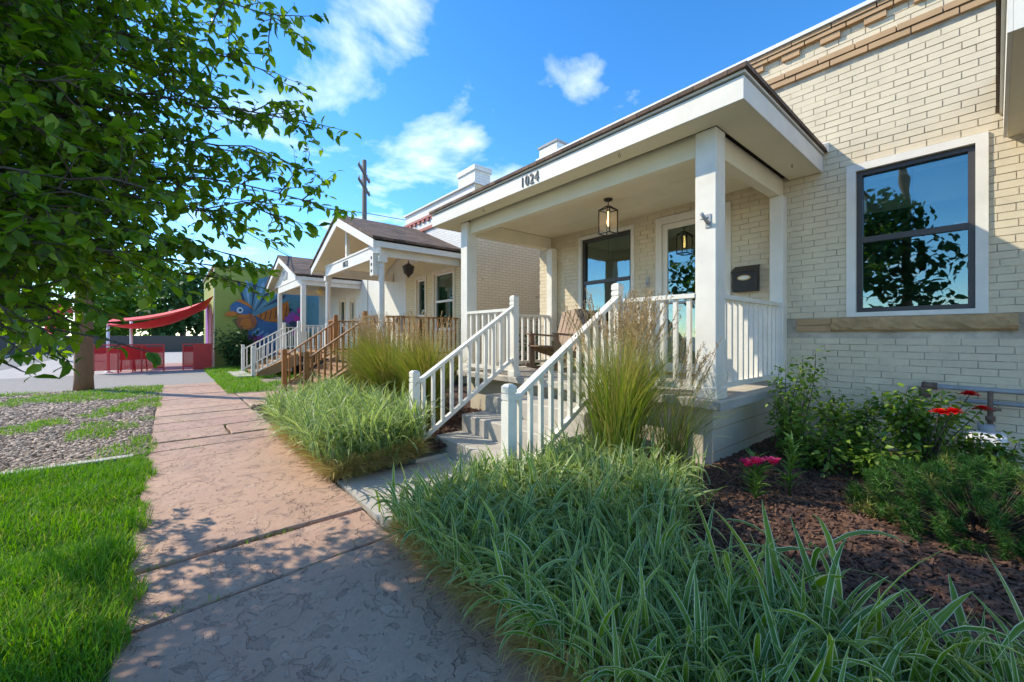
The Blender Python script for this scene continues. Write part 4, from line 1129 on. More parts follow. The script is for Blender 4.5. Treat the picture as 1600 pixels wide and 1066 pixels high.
for (x, y, r_, mt) in ((392, 528, 6, 'm_purple'), (400, 531, 7, 'm_magenta'), (407, 527, 5, 'm_purple'), (450, 500, 8, 'm_purple'), (458, 508, 9, 'm_navy'), (456, 494, 8, 'm_purple'), (463, 498, 7, 'm_magenta'), (468, 486, 6.5, 'm_magenta'), (470, 510, 9, 'm_purple'), (462, 520, 9, 'm_magenta')):
    mural('painted_flower', [(x + r_ * (1 if k % 2 else .62) * math.cos(k * .524), y + r_ * (1 if k % 2 else .62) * math.sin(k * .524)) for k in range(12)], mt)

# red shade sails and patio furniture
def sail(label, a, b, c, d, sag):
    """hammock-shaped sail between four corners"""
    n = 12; vs = []; fs = []
    a, b, c, d = map(Vector, (a, b, c, d))
    for i in range(n + 1):
        for j in range(n + 1):
            u, v = i / n, j / n
            p = (a * (1 - u) + b * u) * (1 - v) + (d * (1 - u) + c * u) * v
            p.z -= sag * 4 * u * (1 - u) * (0.6 + .4 * 4 * v * (1 - v))
            vs.append(p)
    for i in range(n):
        for j in range(n):
            k_ = i * (n + 1) + j; fs.append((k_, k_ + 1, k_ + n + 2, k_ + n + 1))
    m_ = len(vs)
    vs2 = [v - Vector((0, 0, .012)) for v in vs]
    o = MB().add(vs + vs2, fs + [tuple(i + m_ for i in reversed(f)) for f in fs], True).build('shade_sail', 'sail_red')
    return tag(o, label, 'shade sail', 'red shade sails')
q0 = on_y(334, 462, 21.4); q1 = on_y(160, 508, 20.6); q2 = on_y(170, 505, 22.2); q3 = on_y(322, 482, 22.6)
sail('nearer bright red shade sail stretched from the green building to a pale pole', q0, q1, q2, q3, .55)
r0 = on_y(326, 472, 23.0); r1 = on_y(165, 503, 23.0); r2 = on_y(178, 498, 25.5); r3 = on_y(322, 470, 26)
sail('red shade sail behind, higher and thinner, over the patio', r0, r1, r2, r3, .3)
for i, (x, Y, top) in enumerate(((169, 20.75, 508), (205, 22.1, 503))):
    a = on_y(x, top, Y)
    tag(MB().tube([(a.x, a.y, -.02), (a.x, a.y, a.z + .02)], .05, 8).lathe((a.x, a.y, -.012), [(.12, 0), (.12, .03), (.05, .05)], 10).build('sail_pole', 'sign_white'), ['pale steel pole at the left corner of the red sail', 'thin pale pole under the middle of the red sails'][i], 'pole', 'sail poles')
def patio_fence(label, x0, x1, Y, top, n):
    t = thing('patio_fence', label, 'fence', ((x0 + x1) / 2, Y, 0), 'red patio fences')
    w = (x1 - x0) / n
    for i in range(n + 1): MB().box(x0 + i * w - .022, x0 + i * w + .022, Y - .022, Y + .022, -.02, top).build('post', 'red_paint', t)
    for i in range(n):
        MB().box(x0 + i * w + .023, x0 + (i + 1) * w - .023, Y - .008, Y + .008, .10, top - .06).build('mesh_panel', 'red_mesh', t)
    MB().box(x0 - .03, x1 + .03, Y - .03, Y + .03, top + .001, top + .045).build('top_rail', 'red_paint', t)
a = on_y(146, 580, 20.3).x; c = on_y(256, 580, 20.3).x
patio_fence('red mesh patio fence left of the opening under the sails', a, c, 20.3, .98, 3)
patio_fence('short red mesh patio fence beside the green building', on_y(286, 580, 20.6).x, on_y(303, 580, 20.6).x, 20.6, .98, 1)
bn = thing('patio_bin', 'solid dark red slatted bin against the green building', 'bin', (1.15, 20.7, 0))
xa, xb = on_y(304, 570, 20.6).x, on_y(331, 570, 20.6).x
nb = 7
for i in range(nb): MB().box(xa + (xb - xa) * i / nb, xa + (xb - xa) * (i + .9) / nb, 20.55, 20.58, .02, .98).build('slat', 'red_paint', bn)
MB().box(xa, xb, 20.581, 21.1, -.012, .96).build('body', 'red_paint', bn); MB().box(xa - .02, xb + .02, 20.54, 21.12, .981, 1.02).build('lid', 'red_paint', bn)
def patio_chair(label, px, Y):
    x = on_y(px, 570, Y).x
    t = thing('patio_chair', label, 'chair', (x, Y, 0), 'red patio chairs')
    for sx in (-1, 1):
        for sy in (-1, 1): MB().bar((x + sx * .2, Y + sy * .2, -.012), (x + sx * .17, Y + sy * .17, .44), .03, .03, (1, 0, 0)).build('leg', 'red_paint', t)
    MB().box(x - .22, x + .22, Y - .22, Y + .22, .441, .47).build('seat', 'red_paint', t)
    MB().prism([(x - .22, Y - .2, .471), (x + .22, Y - .2, .471), (x + .17, Y - .26, .95), (x - .17, Y - .26, .95)], (0, .03, 0)).build('backrest', 'red_paint', t)
patio_chair('left red chair behind the patio fence', 200, 21.0); patio_chair('right red chair behind the patio fence', 219, 21.0)

# distant things
tag(MB().box(-30, 6, 46, 46.3, -.06, 1.35).build('boundary_wall', 'dark_frame'), 'long dark low wall at the far side of the pale lot', 'wall')
def far_tree(label, x, y, h, r, mat, n=1500, ls=.45, group='trees beyond the pale lot', clear=.25):
    t = thing('tree', label, 'tree', (x, y, 0), group)
    MB().tube([(x, y, -.1), (x + .1, y, h * .3), (x, y + .1, h * .62)], [r * .09, r * .07, r * .03], 8).build('trunk', 'bark', t)
    nc = 26
    C = np.stack([rng.normal(0, .42, nc) * r, rng.normal(0, .42, nc) * r, h * clear + (h * (1 - clear)) * rng.beta(1.6, 1.5, nc)], 1)
    sc = np.clip(1 - ((C[:, 2] - h * .55) / (h * .55)) ** 2, .25, 1); C[:, :2] *= sc[:, None]
    per = n // nc
    P = (C[:, None] + norm(rng.normal(0, 1, (nc * per, 3))).reshape(nc, per, 3) * (r * .34) * rng.random((nc, per, 1)) ** .4).reshape(-1, 3) + np.array([x, y, 0])
    D = norm(rng.normal(0, 1, P.shape) + np.array([0, 0, -.4])); U = norm(rng.normal(0, .7, P.shape) + np.array([0, 0, 1.0]))
    put('crown', leaves(P, D, U, ls * rng.uniform(.6, 1.3, len(P)), 1.3), mat, t)
ft = [(-10, 56, 9, 4.2), (-4.5, 60, 8, 4), (1.0, 55, 7.5, 3.6), (5.5, 62, 9, 4.5), (-17, 50, 10, 5), (11, 66, 10, 5), (-1.5, 72, 11, 5.5), (-25, 58, 11, 5.5)]
fl = ['broad green tree behind the dark wall left of the sails', 'rounded green tree behind the dark wall under the sails', 'bright green tree beside the mural building corner', 'tall tree rising behind the mural building', 'large tree at the far left across the street', 'large tree far behind the mural building', 'tallest tree far behind the red sails', 'wide tree at the far left edge beyond the street']
for (x, y, h, r), l in zip(ft, fl): far_tree(l, x, y, h, r, 'far_leaf' if len(l) % 2 else 'far_leaf_dark', 2200, .6, clear=.12)

def utility_pole(label, x, y, h, r, arm_z, arm, ang, mat):
    t = thing('utility_pole', label, 'utility pole', (x, y, 0), 'utility poles')
    MB().tube([(x, y, -.05), (x, y, .3), (x, y, h)], [r * 1.12, r, r * .62], 10).build('shaft', mat, t)
    c, s = math.cos(ang), math.sin(ang)
    for i, z_ in enumerate(arm_z):
        MB().bar((x - c * arm, y - s * arm, z_), (x + c * arm, y + s * arm, z_), .10, .13).build('crossarm', mat, t)
        for k_ in (-.95, -.5, .5, .95): MB().lathe((x + c * arm * k_, y + s * arm * k_, z_ + .066), [(.03, 0), (.05, .04), (.03, .07), (.05, .10), (.02, .15)], 8).build('insulator', 'grey_metal', t)
    return t
f2 = utility_pole('tall far utility pole with crossarm behind the 1022 gable roof', 8.8, 24, 11.7, .19, (10.9, 10.1), 1.35, 1.0, 'grey_pole')
up_ = on_y(131, 607, 14.2)
f1 = utility_pole('brown wooden utility pole at the end of the gravel verge', up_.x, 14.2, 8.2, .17, (7.6,), .9, 1.2, 'pole_wood')
f3 = utility_pole('wooden utility pole across the street mirrored in the window', -9.5, 2.1, 9.5, .17, (9.0,), 1.2, 1.57, 'pole_wood')
def wire(label, a, b, sag, r_=.012):
    a, b = Vector(a), Vector(b); pts = []
    for i in range(21):
        u = i / 20; p = a.lerp(b, u); p.z -= sag * 4 * u * (1 - u); pts.append(p)
    tag(MB().tube(pts, r_, 5).build('overhead_wire', 'black_metal'), label, 'wire', 'overhead wires')
wire('black service wire from the verge pole to the farthest porch roof', (up_.x, 14.2, 6.4), (3.6, 17.7, 4.40), .12, .016)
wire('thinner black wire just above the service wire', (up_.x, 14.2, 6.7), (3.7, 17.9, 4.46), .10, .010)
wire('overhead wire running left from the far utility pole', (8.8, 24, 8.6), (-22, 30, 9), .5, .02)
wire('overhead wire running right from the far utility pole', (8.8, 24, 8.6), (30, 16, 8), .4, .02)
sg = thing('street_sign', 'small red and white sign on a thin pole seen far through the leaves', 'sign', (0, 34, 0))
s0 = on_y(89, 505, 34)
MB().tube([(s0.x, 34, -.05), (s0.x, 34, s0.z + .3)], .04, 8).build('pole', 'grey_metal', sg)
MB().lathe((s0.x, 33.9, s0.z - .3), [(.02, -.5), (.45, -.1), (.45, .15), (.5, .5), (.15, .75)], 12).build('sign_body', 'sail_red', sg)
MB().lathe((s0.x, 33.9, s0.z - .85), [(.05, -.2), (.35, 0), (.35, .02)], 12).build('sign_base', 'sign_white', sg)
MB().prism([(s0.x + .95 * (1 if k % 2 else .55) * math.cos(k * .4488), 33.9, s0.z + .75 + .35 * (1 if k % 2 else .55) * math.sin(k * .4488)) for k in range(14)], (0, .1, 0)).build('star', 'red_paint', sg)

# ------------------------------------------------------------------ street tree, its crown hangs into the picture from the left
tree = thing('street_tree', 'leafy street tree whose drooping branches fill the upper left', 'tree', (-1.95, 3.95, 0))
rt = random.Random(21)
limbs = MB(); twigs = MB()
LP = []; LD = []; LU = []; LL = []
T0 = Vector((-1.95, 3.95, 0))
limbs.tube([T0 + Vector((0, 0, -.1)), T0 + Vector((0, 0, .25)), T0 + Vector((.04, .03, 1.2)), T0 + Vector((.0, .05, 2.2)), T0 + Vector((.05, .1, 3.4)), T0 + Vector((.1, .2, 4.8))], [.17, .13, .11, .095, .06, .02], 10)
def leaf_on(p, d, size):
    u = Vector((rt.gauss(0, .45), rt.gauss(0, .45), 1)).normalized()
    dd = (d * .35 + Vector((rt.gauss(0, .7), rt.gauss(0, .7), rt.gauss(-.35, .45)))).normalized()
    LP.append(p); LD.append(dd); LU.append(u); LL.append(size * rt.uniform(.42, 1.28))
def twig(p, d, ln, r0, size, sp, depth=0):
    n = max(3, int(ln / .07)); pts = [p]
    d = d.normalized()
    for i in range(n):
        d = (d + Vector((rt.gauss(0, .13), rt.gauss(0, .13), rt.gauss(-.02, .10)))).normalized()
        pts.append(pts[-1] + d * (ln / n))
    twigs.tube(pts, [r0 * (1 - .8 * i / n) for i in range(n + 1)], 4, False)
    s = .05
    while s < ln:
        i = min(n - 1, int(s / ln * n)); q = pts[i].lerp(pts[i + 1], s / ln * n - i)
        leaf_on(q, d, size)
        if rt.random() < .35: leaf_on(q, d, size * .8)
        if depth == 0 and rt.random() < .18: twig(q, (d + Vector((rt.gauss(0, .7), rt.gauss(0, .7), rt.gauss(0, .5)))), ln * .45, r0 * .6, size * .9, sp, 1)
        s += sp * rt.uniform(.7, 1.4)
    leaf_on(pts[-1], d, size)
def limb(z0, end, r0, ntw, twl, size=.082, sp=.05, start=.3, lift=.35, spread=.8):
    a = T0 + Vector((.02, .05, z0)); end = Vector(end)
    mid = a.lerp(end, .5) + Vector((0, 0, lift))
    n = 14; pts = []
    for i in range(n + 1):
        t = i / n
        p = a * (1 - t) ** 2 + mid * 2 * t * (1 - t) + end * t * t
        if 0 < i < n: p += Vector((rt.gauss(0, .025), rt.gauss(0, .025), rt.gauss(0, .025)))
        pts.append(p)
    limbs.tube(pts, [max(.004, r0 * (1 - .92 * i / n)) for i in range(n + 1)], 6, False)
    for k_ in range(ntw):
        t = start + (1 - start) * (k_ + rt.random()) / ntw
        i = min(n - 1, int(t * n)); q = pts[i].lerp(pts[i + 1], t * n - i); d = (pts[i + 1] - pts[i]).normalized()
        v = Vector((rt.gauss(0, 1), rt.gauss(0, 1), rt.gauss(.05, .8))).normalized()
        twig(q, d * .75 + v * spread, twl * rt.uniform(.5, 1.2) * (1.1 - .5 * t), .005, size, sp)
    twig(pts[-1], pts[-1] - pts[-2], twl * .6, .004, size, sp)
# limbs that show: picture point and distance of each tip
vis = [(488, 25, 2.75, 12, .34), (460, 110, 2.9, 11, .36), (400, 180, 2.8, 12, .36), (490, 250, 2.9, 10, .34), (380, 340, 2.8, 10, .34), (525, 190, 2.8, 12, .36), (528, 315, 2.9, 12, .34), (470, 335, 2.7, 9, .3), (415, 400, 2.75, 12, .32), (440, 240, 2.75, 10, .36),
       (420, 440, 2.9, 9, .26), (350, 415, 2.6, 10, .28), (215, 545, 2.0, 4, .16), (90, 550, 1.9, 7, .2), (25, 575, 1.8, 5, .16), (70, 515, 1.9, 9, .24), (15, 535, 1.75, 8, .22), (105, 500, 2.1, 9, .24), (50, 480, 2.3, 10, .28),
       (300, 60, 2.9, 15, .45), (380, -20, 3.1, 14, .45), (250, -40, 2.7, 15, .45), (220, 180, 2.4, 17, .42), (310, 290, 2.6, 15, .38), (180, 330, 2.1, 17, .42),
       (120, 60, 2.2, 18, .45), (60, 200, 1.8, 16, .4), (30, 380, 1.7, 15, .36), (130, 440, 2.0, 12, .28), (40, 500, 1.75, 11, .28), (20, 40, 1.9, 16, .4),
       (270, 380, 2.5, 14, .36), (90, 420, 2.2, 14, .36), (100, 300, 2.4, 18, .45), (200, 80, 3.0, 18, .5), (60, 130, 2.8, 20, .5), (150, 220, 3.0, 20, .5), (40, 300, 3.0, 20, .5), (230, 260, 3.1, 16, .45), (190, 405, 3.0, 12, .3), (70, 470, 2.9, 14, .4), (10, 160, 2.2, 16, .4), (290, 130, 2.9, 15, .4)]
for (px, py, dd, ntw, tl) in vis:
    e = at_depth(px - (48 if px > 400 else 20 if px > 290 else 0), py, dd)
    z0 = min(4.2, max(1.55, e.z - .45 + rt.uniform(-.2, .2)))
    if px > 290: limb(z0, e, .022, int(ntw * 2.2), tl * 1.45, .080, .040, start=.42, spread=.95)
    else: limb(z0, e, .026, int(ntw * 1.7), tl, .076, .036, start=.34)
for k_ in range(80):
    px = 300 * rt.random() ** 1.15 - 60; py = rt.uniform(-80, 545 if px < 110 else 420)
    e = at_depth(px, py, rt.uniform(1.75, 3.5))
    limb(min(4.2, max(1.5, e.z - .4 + rt.uniform(-.2, .2))), e, .020, 17, .40, .074, .038, start=.45)
# the rest of the crown, out of the picture, which shades the walk and the beds
for k_ in range(34):
    a = rt.uniform(0, 2 * math.pi); rr = rt.uniform(1.2, 2.5); z_ = rt.uniform(2.3, 5.6)
    e = T0 + Vector((math.cos(a) * rr, math.sin(a) * rr * .95, z_))
    pj = proj(e)
    if pj and pj[0] > 230 and pj[1] > -120: continue
    limb(min(4.5, z_ - .6), e, .024, 13, .5, .095, .065, .3)
for e in ((-.35, 5.3, 3.0), (-.6, 5.9, 3.5), (-.9, 5.6, 4.3), (-.2, 4.9, 3.9), (.1, 4.6, 4.6), (-.8, 6.1, 4.8), (.3, 5.0, 5.2), (-.5, 5.2, 5.6), (.6, 4.1, 4.6), (.0, 3.6, 5.0), (.5, 3.2, 4.6), (.1, 4.3, 5.6), (-.2, 3.3, 4.2), (.8, 4.6, 5.4), (-.9, 4.9, 3.2), (-.5, 4.2, 3.2)):
    limb(min(4.4, e[2] - .4), e, .026, 15, .5, .095, .06, .35)
limbs.build('trunk', 'bark', tree); twigs.build('twigs', 'bark', tree)
put('crown', leaves(np.array(LP), np.array(LD), np.array(LU), np.array(LL), rng.uniform(.85, 1.2, len(LP))), 'tree_leaf', tree)
far_tree('big tree across the street mirrored in the near window', -9.0, 3.6, 6.5, 2.6, 'far_leaf_dark', 2600, .28, 'trees across the street', .2)
far_tree('tree across the street mirrored in the front door', -8.5, 7.6, 7, 2.8, 'far_leaf_dark', 2600, .3, 'trees across the street', .2)

# ------------------------------------------------------------------ lawn, gravel, mulch
def lawn(label, n, x0, x1, y0, y1, mask, hmin=.045, hmax=.10, z=0.0, wid=.0045, dryp=.06):
    x = rng.uniform(x0, x1, n); y = rng.uniform(y0, y1, n)
    k_ = mask(x, y); x, y = x[k_], y[k_]; n = len(x)
    root = np.stack([x, y, np.full(n, z)], 1)
    pn = np.sin(x * 3.7 + 1.3 * np.sin(y * 2.1)) * np.sin(y * 4.1 + 1.1 * np.sin(x * 2.7))
    dry = np.where(rng.random(n) < dryp + .22 * np.clip(pn, 0, 1), rng.uniform(.2, .9, n), 0)
    hmax = hmax * (1 + .35 * np.sin(x * 5.3 + y * 2.9) * np.sin(y * 6.1 - x))
    o = put('lawn_grass', blades(root, rng.uniform(0, 6.283, n), rng.uniform(0, .55, n), rng.uniform(.1, 1.3, n), rng.uniform(hmin, hmax, n), rng.uniform(.7, 1.3, n) * wid, 3, 2, 0, 'grass', dry), 'lawn_blade')
    return tag(o, label, 'grass', kind='stuff')
def patch(x, y, s=1.0, seed=0.0):
    return (np.sin(x * 2.1 * s + seed) * np.cos(y * 1.7 * s + seed * 2) + .6 * np.sin(x * 4.3 * s - y * 3.1 * s + seed) + .35 * np.sin(x * 9.1 + y * 7.7))
edge = lambda y: -.17 + .035 * np.sin(y * 5.1) + .03 * np.sin(y * 13.7)
lawn('short bright green lawn in the left foreground', 62000, -2.6, -.08, .9, 3.6, lambda x, y: (x < edge(y) + .02), .06, .14, -.01, .0056)
lawn('sunlit green lawn between the walk and the concrete edging', 62000, -4.9, -.1, 3.6, 6.0, lambda x, y: (x < edge(y) + .02), .05, .12, -.01, .0062)
lawn('green weeds scattered through the gravel verge', 60000, -4.9, -.12, 6.12, 14.3, lambda x, y: ((patch(x, y, .9, 1.3) + (x > -1.0) * .75 + (y > 11.8) * .9 - (y < 7.4) * (x < -.9) * .9) > .78) & (x < edge(y) + .03), .04, .11, -.005, .008, .12)
lawn('sunlit grass around the foot of the far white stairs', 30000, 1.0, 3.3, 11.2, 20, lambda x, y: (patch(x, y, .8, .4) + (x < 2.0) * .9 + (y > 12.5) * .6 > .35), .05, .13, .01, .011, .1)
lawn('thin green weeds growing in the sidewalk joints', 26000, -.17, 1.1, 2.3, 9, lambda x, y: np.min(np.abs(y[:, None] - (np.array(js)[None] + .0 * x[:, None])), 1) < .020 * (np.sin(x * 9 + y * 3) > -.2) * (x < .85), .02, .055, -.02, .005)

ico = bpy.data.meshes.new('tmp'); bm = bmesh.new(); bmesh.ops.create_icosphere(bm, subdivisions=1, radius=1); bm.to_mesh(ico); bm.free()
IV = np.array([v.co for v in ico.vertices]); IF = np.array([p.vertices[:] for p in ico.polygons])
CV = np.array([[-1, -1, -1], [1, -1, -1], [1, 1, -1], [-1, 1, -1], [-1, -1, 1], [1, -1, 1], [1, 1, 1], [-1, 1, 1]], float)
CF = np.array([[0, 3, 2], [0, 2, 1], [4, 5, 6], [4, 6, 7], [0, 1, 5], [0, 5, 4], [1, 2, 6], [1, 6, 5], [2, 3, 7], [2, 7, 6], [3, 0, 4], [3, 4, 7]])
def scatter(name, P, S, mat, TV, TF, label, cat_, tiltmax=.5, smooth=False, jag=.15):
    n = len(P)
    a = rng.uniform(0, 6.283, n); t = rng.normal(0, tiltmax, n); t2 = rng.normal(0, tiltmax, n)
    V = TV[None] * S[:, None] * (1 + rng.normal(0, jag, (n, len(TV), 1)))
    c, s = np.cos(t)[:, None], np.sin(t)[:, None]
    y, z = V[..., 1] * c - V[..., 2] * s, V[..., 1] * s + V[..., 2] * c
    c, s = np.cos(t2)[:, None], np.sin(t2)[:, None]
    x, z = V[..., 0] * c + z * s, -V[..., 0] * s + z * c
    c, s = np.cos(a)[:, None], np.sin(a)[:, None]
    W = np.stack([x * c - y * s, x * s + y * c, z], -1) + P[:, None]
    F = (TF[None] + (np.arange(n) * len(TV))[:, None, None]).reshape(-1, 3)
    uv = np.stack([np.zeros((n, len(TV))), np.broadcast_to(rng.random(n)[:, None], (n, len(TV)))], -1).reshape(-1, 2)
    o = npmesh(name, W.reshape(-1, 3), F, mat, None, 'stuff', uv, None, smooth)
    return tag(o, label, cat_)
n = 36000
x = rng.uniform(-4.9, -.2, n); y = 6.13 + 8.2 * rng.random(n) ** 1.5
s_ = rng.uniform(.010, .024, n) * (1 + .06 * (y - 6))
scatter('gravel', np.stack([x, y, rng.uniform(-.008, .016, n)], 1), np.stack([s_ * rng.uniform(1, 1.5, n), s_, s_ * .55], 1), 'pebble', IV, IF, 'pinkish beige pebble gravel covering the verge', 'gravel', .25, True, .12)
def chips(n, x0, x1, y0, y1, label):
    x = rng.uniform(x0, x1, n); y = rng.uniform(y0, y1, n)
    P = np.stack([x, y, bed_h(x, y) + rng.uniform(.002, .028, n)], 1)
    scatter('bark_mulch', P, np.stack([rng.uniform(.010, .04, n), rng.uniform(.004, .010, n), rng.uniform(.002, .005, n)], 1), 'chip', CV, CF, label, 'mulch', .35)
chips(36000, 2.1, 5.36, -.6, 1.6, 'dark brown bark mulch in the bed below the window')
chips(16000, 1.2, 3.6, 3.9, 8.85, 'brown bark mulch left of the concrete steps')

# ------------------------------------------------------------------ ornamental grasses
def ribbon_bed(label, n, x0, x1, y0, y1, mask, hs=1.0, dry_edge=True, wid=.016, name='ribbon_grass'):
    x = rng.uniform(x0, x1, n); y = rng.uniform(y0, y1, n)
    k_ = mask(x, y); x, y = x[k_], y[k_]; n = len(x)
    # stems carry several blades: pull the roots into tufts and start the blades at different heights
    up = rng.random(n) ** 1.3 * .24 * hs
    lean = np.clip((1.62 - x) / .5, 0, 1) * .55
    root = np.stack([x - up * lean, y + rng.normal(0, .02, n), bed_h(x, y) + up], 1)
    az = rng.uniform(0, 6.283, n)
    out_ = rng.random(n) < .30
    az = np.where(out_, math.pi + rng.normal(0, .7, n), az)
    ln = rng.uniform(.17, .40, n) * hs
    edge_ = np.clip(1 - (x - x0) / .22, 0, 1)
    dry = np.where((rng.random(n) < .9 * edge_) & (up < .13), rng.uniform(.35, 1, n), np.where(rng.random(n) < .03, rng.uniform(.3, .8, n), 0))
    if not dry_edge: dry *= .25
    ln = np.where(dry > .3, ln * .65, ln)
    W = rng.uniform(.65, 1.35, n) * wid * np.where(dry > .3, .55, 1)
    d = blades(root, az, rng.uniform(.0, .75, n), rng.uniform(.1, 2.3, n), ln, W, 7, 3, .3, 'grass', dry, .12)
    return tag(put(name, d, 'ribbon_blade'), label, 'grass', kind='stuff')
ribbon_bed('dense green and white striped ribbon grass filling the foreground bed', 14500, 1.13, 2.35, -.9, 2.55, lambda x, y: (x < 2.25 - .12 * np.sin(y * 3) - .30 * (y < 1.15)) & ((y < 2.3) | (x < 1.95)), .92, True, .0215)
ribbon_bed('taller striped ribbon grass at the lower right corner', 90, 1.6, 2.1, -.35, .7, lambda x, y: x > 0, 1.3, False, .034)
ribbon_bed('striped ribbon grass in front of the tall grass clump', 1700, 2.1, 2.75, 1.25, 2.35, lambda x, y: x > 0, .9, False, .019)
ribbon_bed('sunlit ribbon grass bed beside the sidewalk left of the steps', 10500, 1.13, 2.2, 3.86, 8.3, lambda x, y: (x < 2.12 - .12 * np.sin(y * 2.3)) & (y < 6.3 + (x - 1.15) * 1.1), 1.36, True, .021)
def straw(label, n, y0, y1):
    x = 1.12 + np.abs(rng.normal(0, .09, n)); y = rng.uniform(y0, y1, n)
    root = np.stack([x, y, np.full(n, .02) + rng.random(n) * .09], 1)
    d = blades(root, math.pi + rng.normal(0, .9, n), rng.uniform(.5, 1.3, n), rng.uniform(.3, 1.3, n), rng.uniform(.07, .20, n), rng.uniform(.003, .008, n), 5, 2, 0, 'grass', rng.uniform(.5, 1, n), .25)
    v = d[0]; v[:, 2] = np.maximum(v[:, 2], .016 + rng.random(len(v)) * .004)
    tag(put('dead_grass', d, 'ribbon_blade'), label, 'grass', kind='stuff')
straw('dry straw fringe spilling onto the sidewalk in the foreground', 9000, -1, 2.55)
straw('dry straw fringe along the sidewalk left of the steps', 6000, 3.9, 6.4)
n = 3200
x = rng.uniform(1.15, 2.0, n); y = 3.84 + np.abs(rng.normal(0, .06, n))
d = blades(np.stack([x, y, bed_h(x, y) + rng.random(n) * .10], 1), -math.pi / 2 + rng.normal(0, .8, n), rng.uniform(.4, 1.2, n), rng.uniform(.3, 1.3, n), rng.uniform(.10, .26, n), rng.uniform(.004, .012, n), 5, 2, 0, 'grass', rng.uniform(.2, 1, n), .25)
d[0][:, 2] = np.maximum(d[0][:, 2], .018 + rng.random(len(d[0])) * .004)
tag(put('dead_grass', d, 'ribbon_blade'), 'dry straw fringe beside the concrete walk to the steps', 'grass', kind='stuff')

def clump(label, x, y, n, h, spread, dryp, plumes, lean=(0, 0), gcol='tall_blade', plume_h=1.0, wid=.006):
    t = thing('grass_clump', label, 'grass clump', (x, y, float(bed_h(x, y))), 'tall ornamental grass clumps')
    r_ = np.abs(rng.normal(0, .085, n)); a = rng.uniform(0, 6.283, n)
    root = np.stack([x + r_ * np.cos(a), y + r_ * np.sin(a), np.full(n, bed_h(x, y))], 1)
    az = a + rng.normal(0, .6, n)
    if lean != (0, 0):
        k_ = rng.random(n) < .45; az = np.where(k_, math.atan2(lean[1], lean[0]) + rng.normal(0, .5, n), az)
    dry = np.where(rng.random(n) < dryp, rng.uniform(.3, 1, n), rng.uniform(0, .15, n))
    put('foliage', blades(root, az, rng.uniform(0, .16, n) * spread, rng.uniform(.1, 1.2, n) * spread, rng.uniform(.45, 1.0, n) * h, rng.uniform(.6, 1.3, n) * wid, 8, 2, 0, 'grass', dry, .08), gcol, t)
    if plumes:
        m_ = plumes
        a = rng.uniform(0, 6.283, m_); root = np.stack([x + .05 * np.cos(a), y + .05 * np.sin(a), np.full(m_, bed_h(x, y))], 1)
        if lean != (0, 0): a = np.where(rng.random(m_) < .5, math.atan2(lean[1], lean[0]) + rng.normal(0, .5, m_), a)
        hh = rng.uniform(.85, 1.12, m_) * h * plume_h; ti = rng.uniform(.02, .14, m_) * spread; be = rng.uniform(.05, .4, m_) * spread
        v, f, u, l = blades(root, a, ti, be, hh, np.full(m_, .004), 8, 2, 0, 'leaf', np.full(m_, .8))
        put('stalks', (v, f, u, l), 'tall_blade', t)
        Vr = v.reshape(m_, 9, 2, 3).mean(2)
        P = []; D = []
        for i in range(m_):
            tip, pre = Vr[i, -1], Vr[i, -3]
            ax = (tip - pre); L_ = np.linalg.norm(ax); ax = ax / L_
            L_ = min(L_, .20)
            for s in np.linspace(0, 1, 26):
                P.append(tip - ax * L_ * s); D.append(ax * .9 + rng.normal(0, .33, 3))
        P = np.array(P); put('plumes', leaves(P, np.array(D), rng.normal(0, 1, P.shape), rng.uniform(.018, .034, len(P)), .45), 'plume', t, 'stuff')
clump('tall green feather grass with tan plumes against the stair railing', 2.80, 2.00, 1700, 1.40, 1.15, .30, 210, (1.0, -.25), wid=.0065)
clump('arching thin feather grass spilling in front of the corner post', 3.02, 1.66, 420, 1.05, 1.3, .40, 40, (.6, -1.0), wid=.0045)
clump('golden feather grass clump behind the left stair railing', 2.66, 4.95, 2000, 1.36, 1.15, .5, 100, (-.4, -.2), wid=.008)
clump('yellow green feather grass in the middle of the left bed', 2.55, 5.85, 2000, 1.42, 1.2, .5, 100, (-.5, .1), wid=.008)
clump('golden feather grass in front of the 1022 turned post', 2.70, 6.8, 2000, 1.42, 1.25, .5, 90, (-.5, .1), wid=.009)
clump('yellow feather grass against the 1022 porch railing', 3.05, 7.6, 1600, 1.40, 1.2, .5, 80, (-.5, .1), wid=.009)
clump('small tuft of tall grass by the 1022 steps', 2.75, 8.0, 400, .7, 1.3, .5, 20, (-.5, .1), wid=.009)

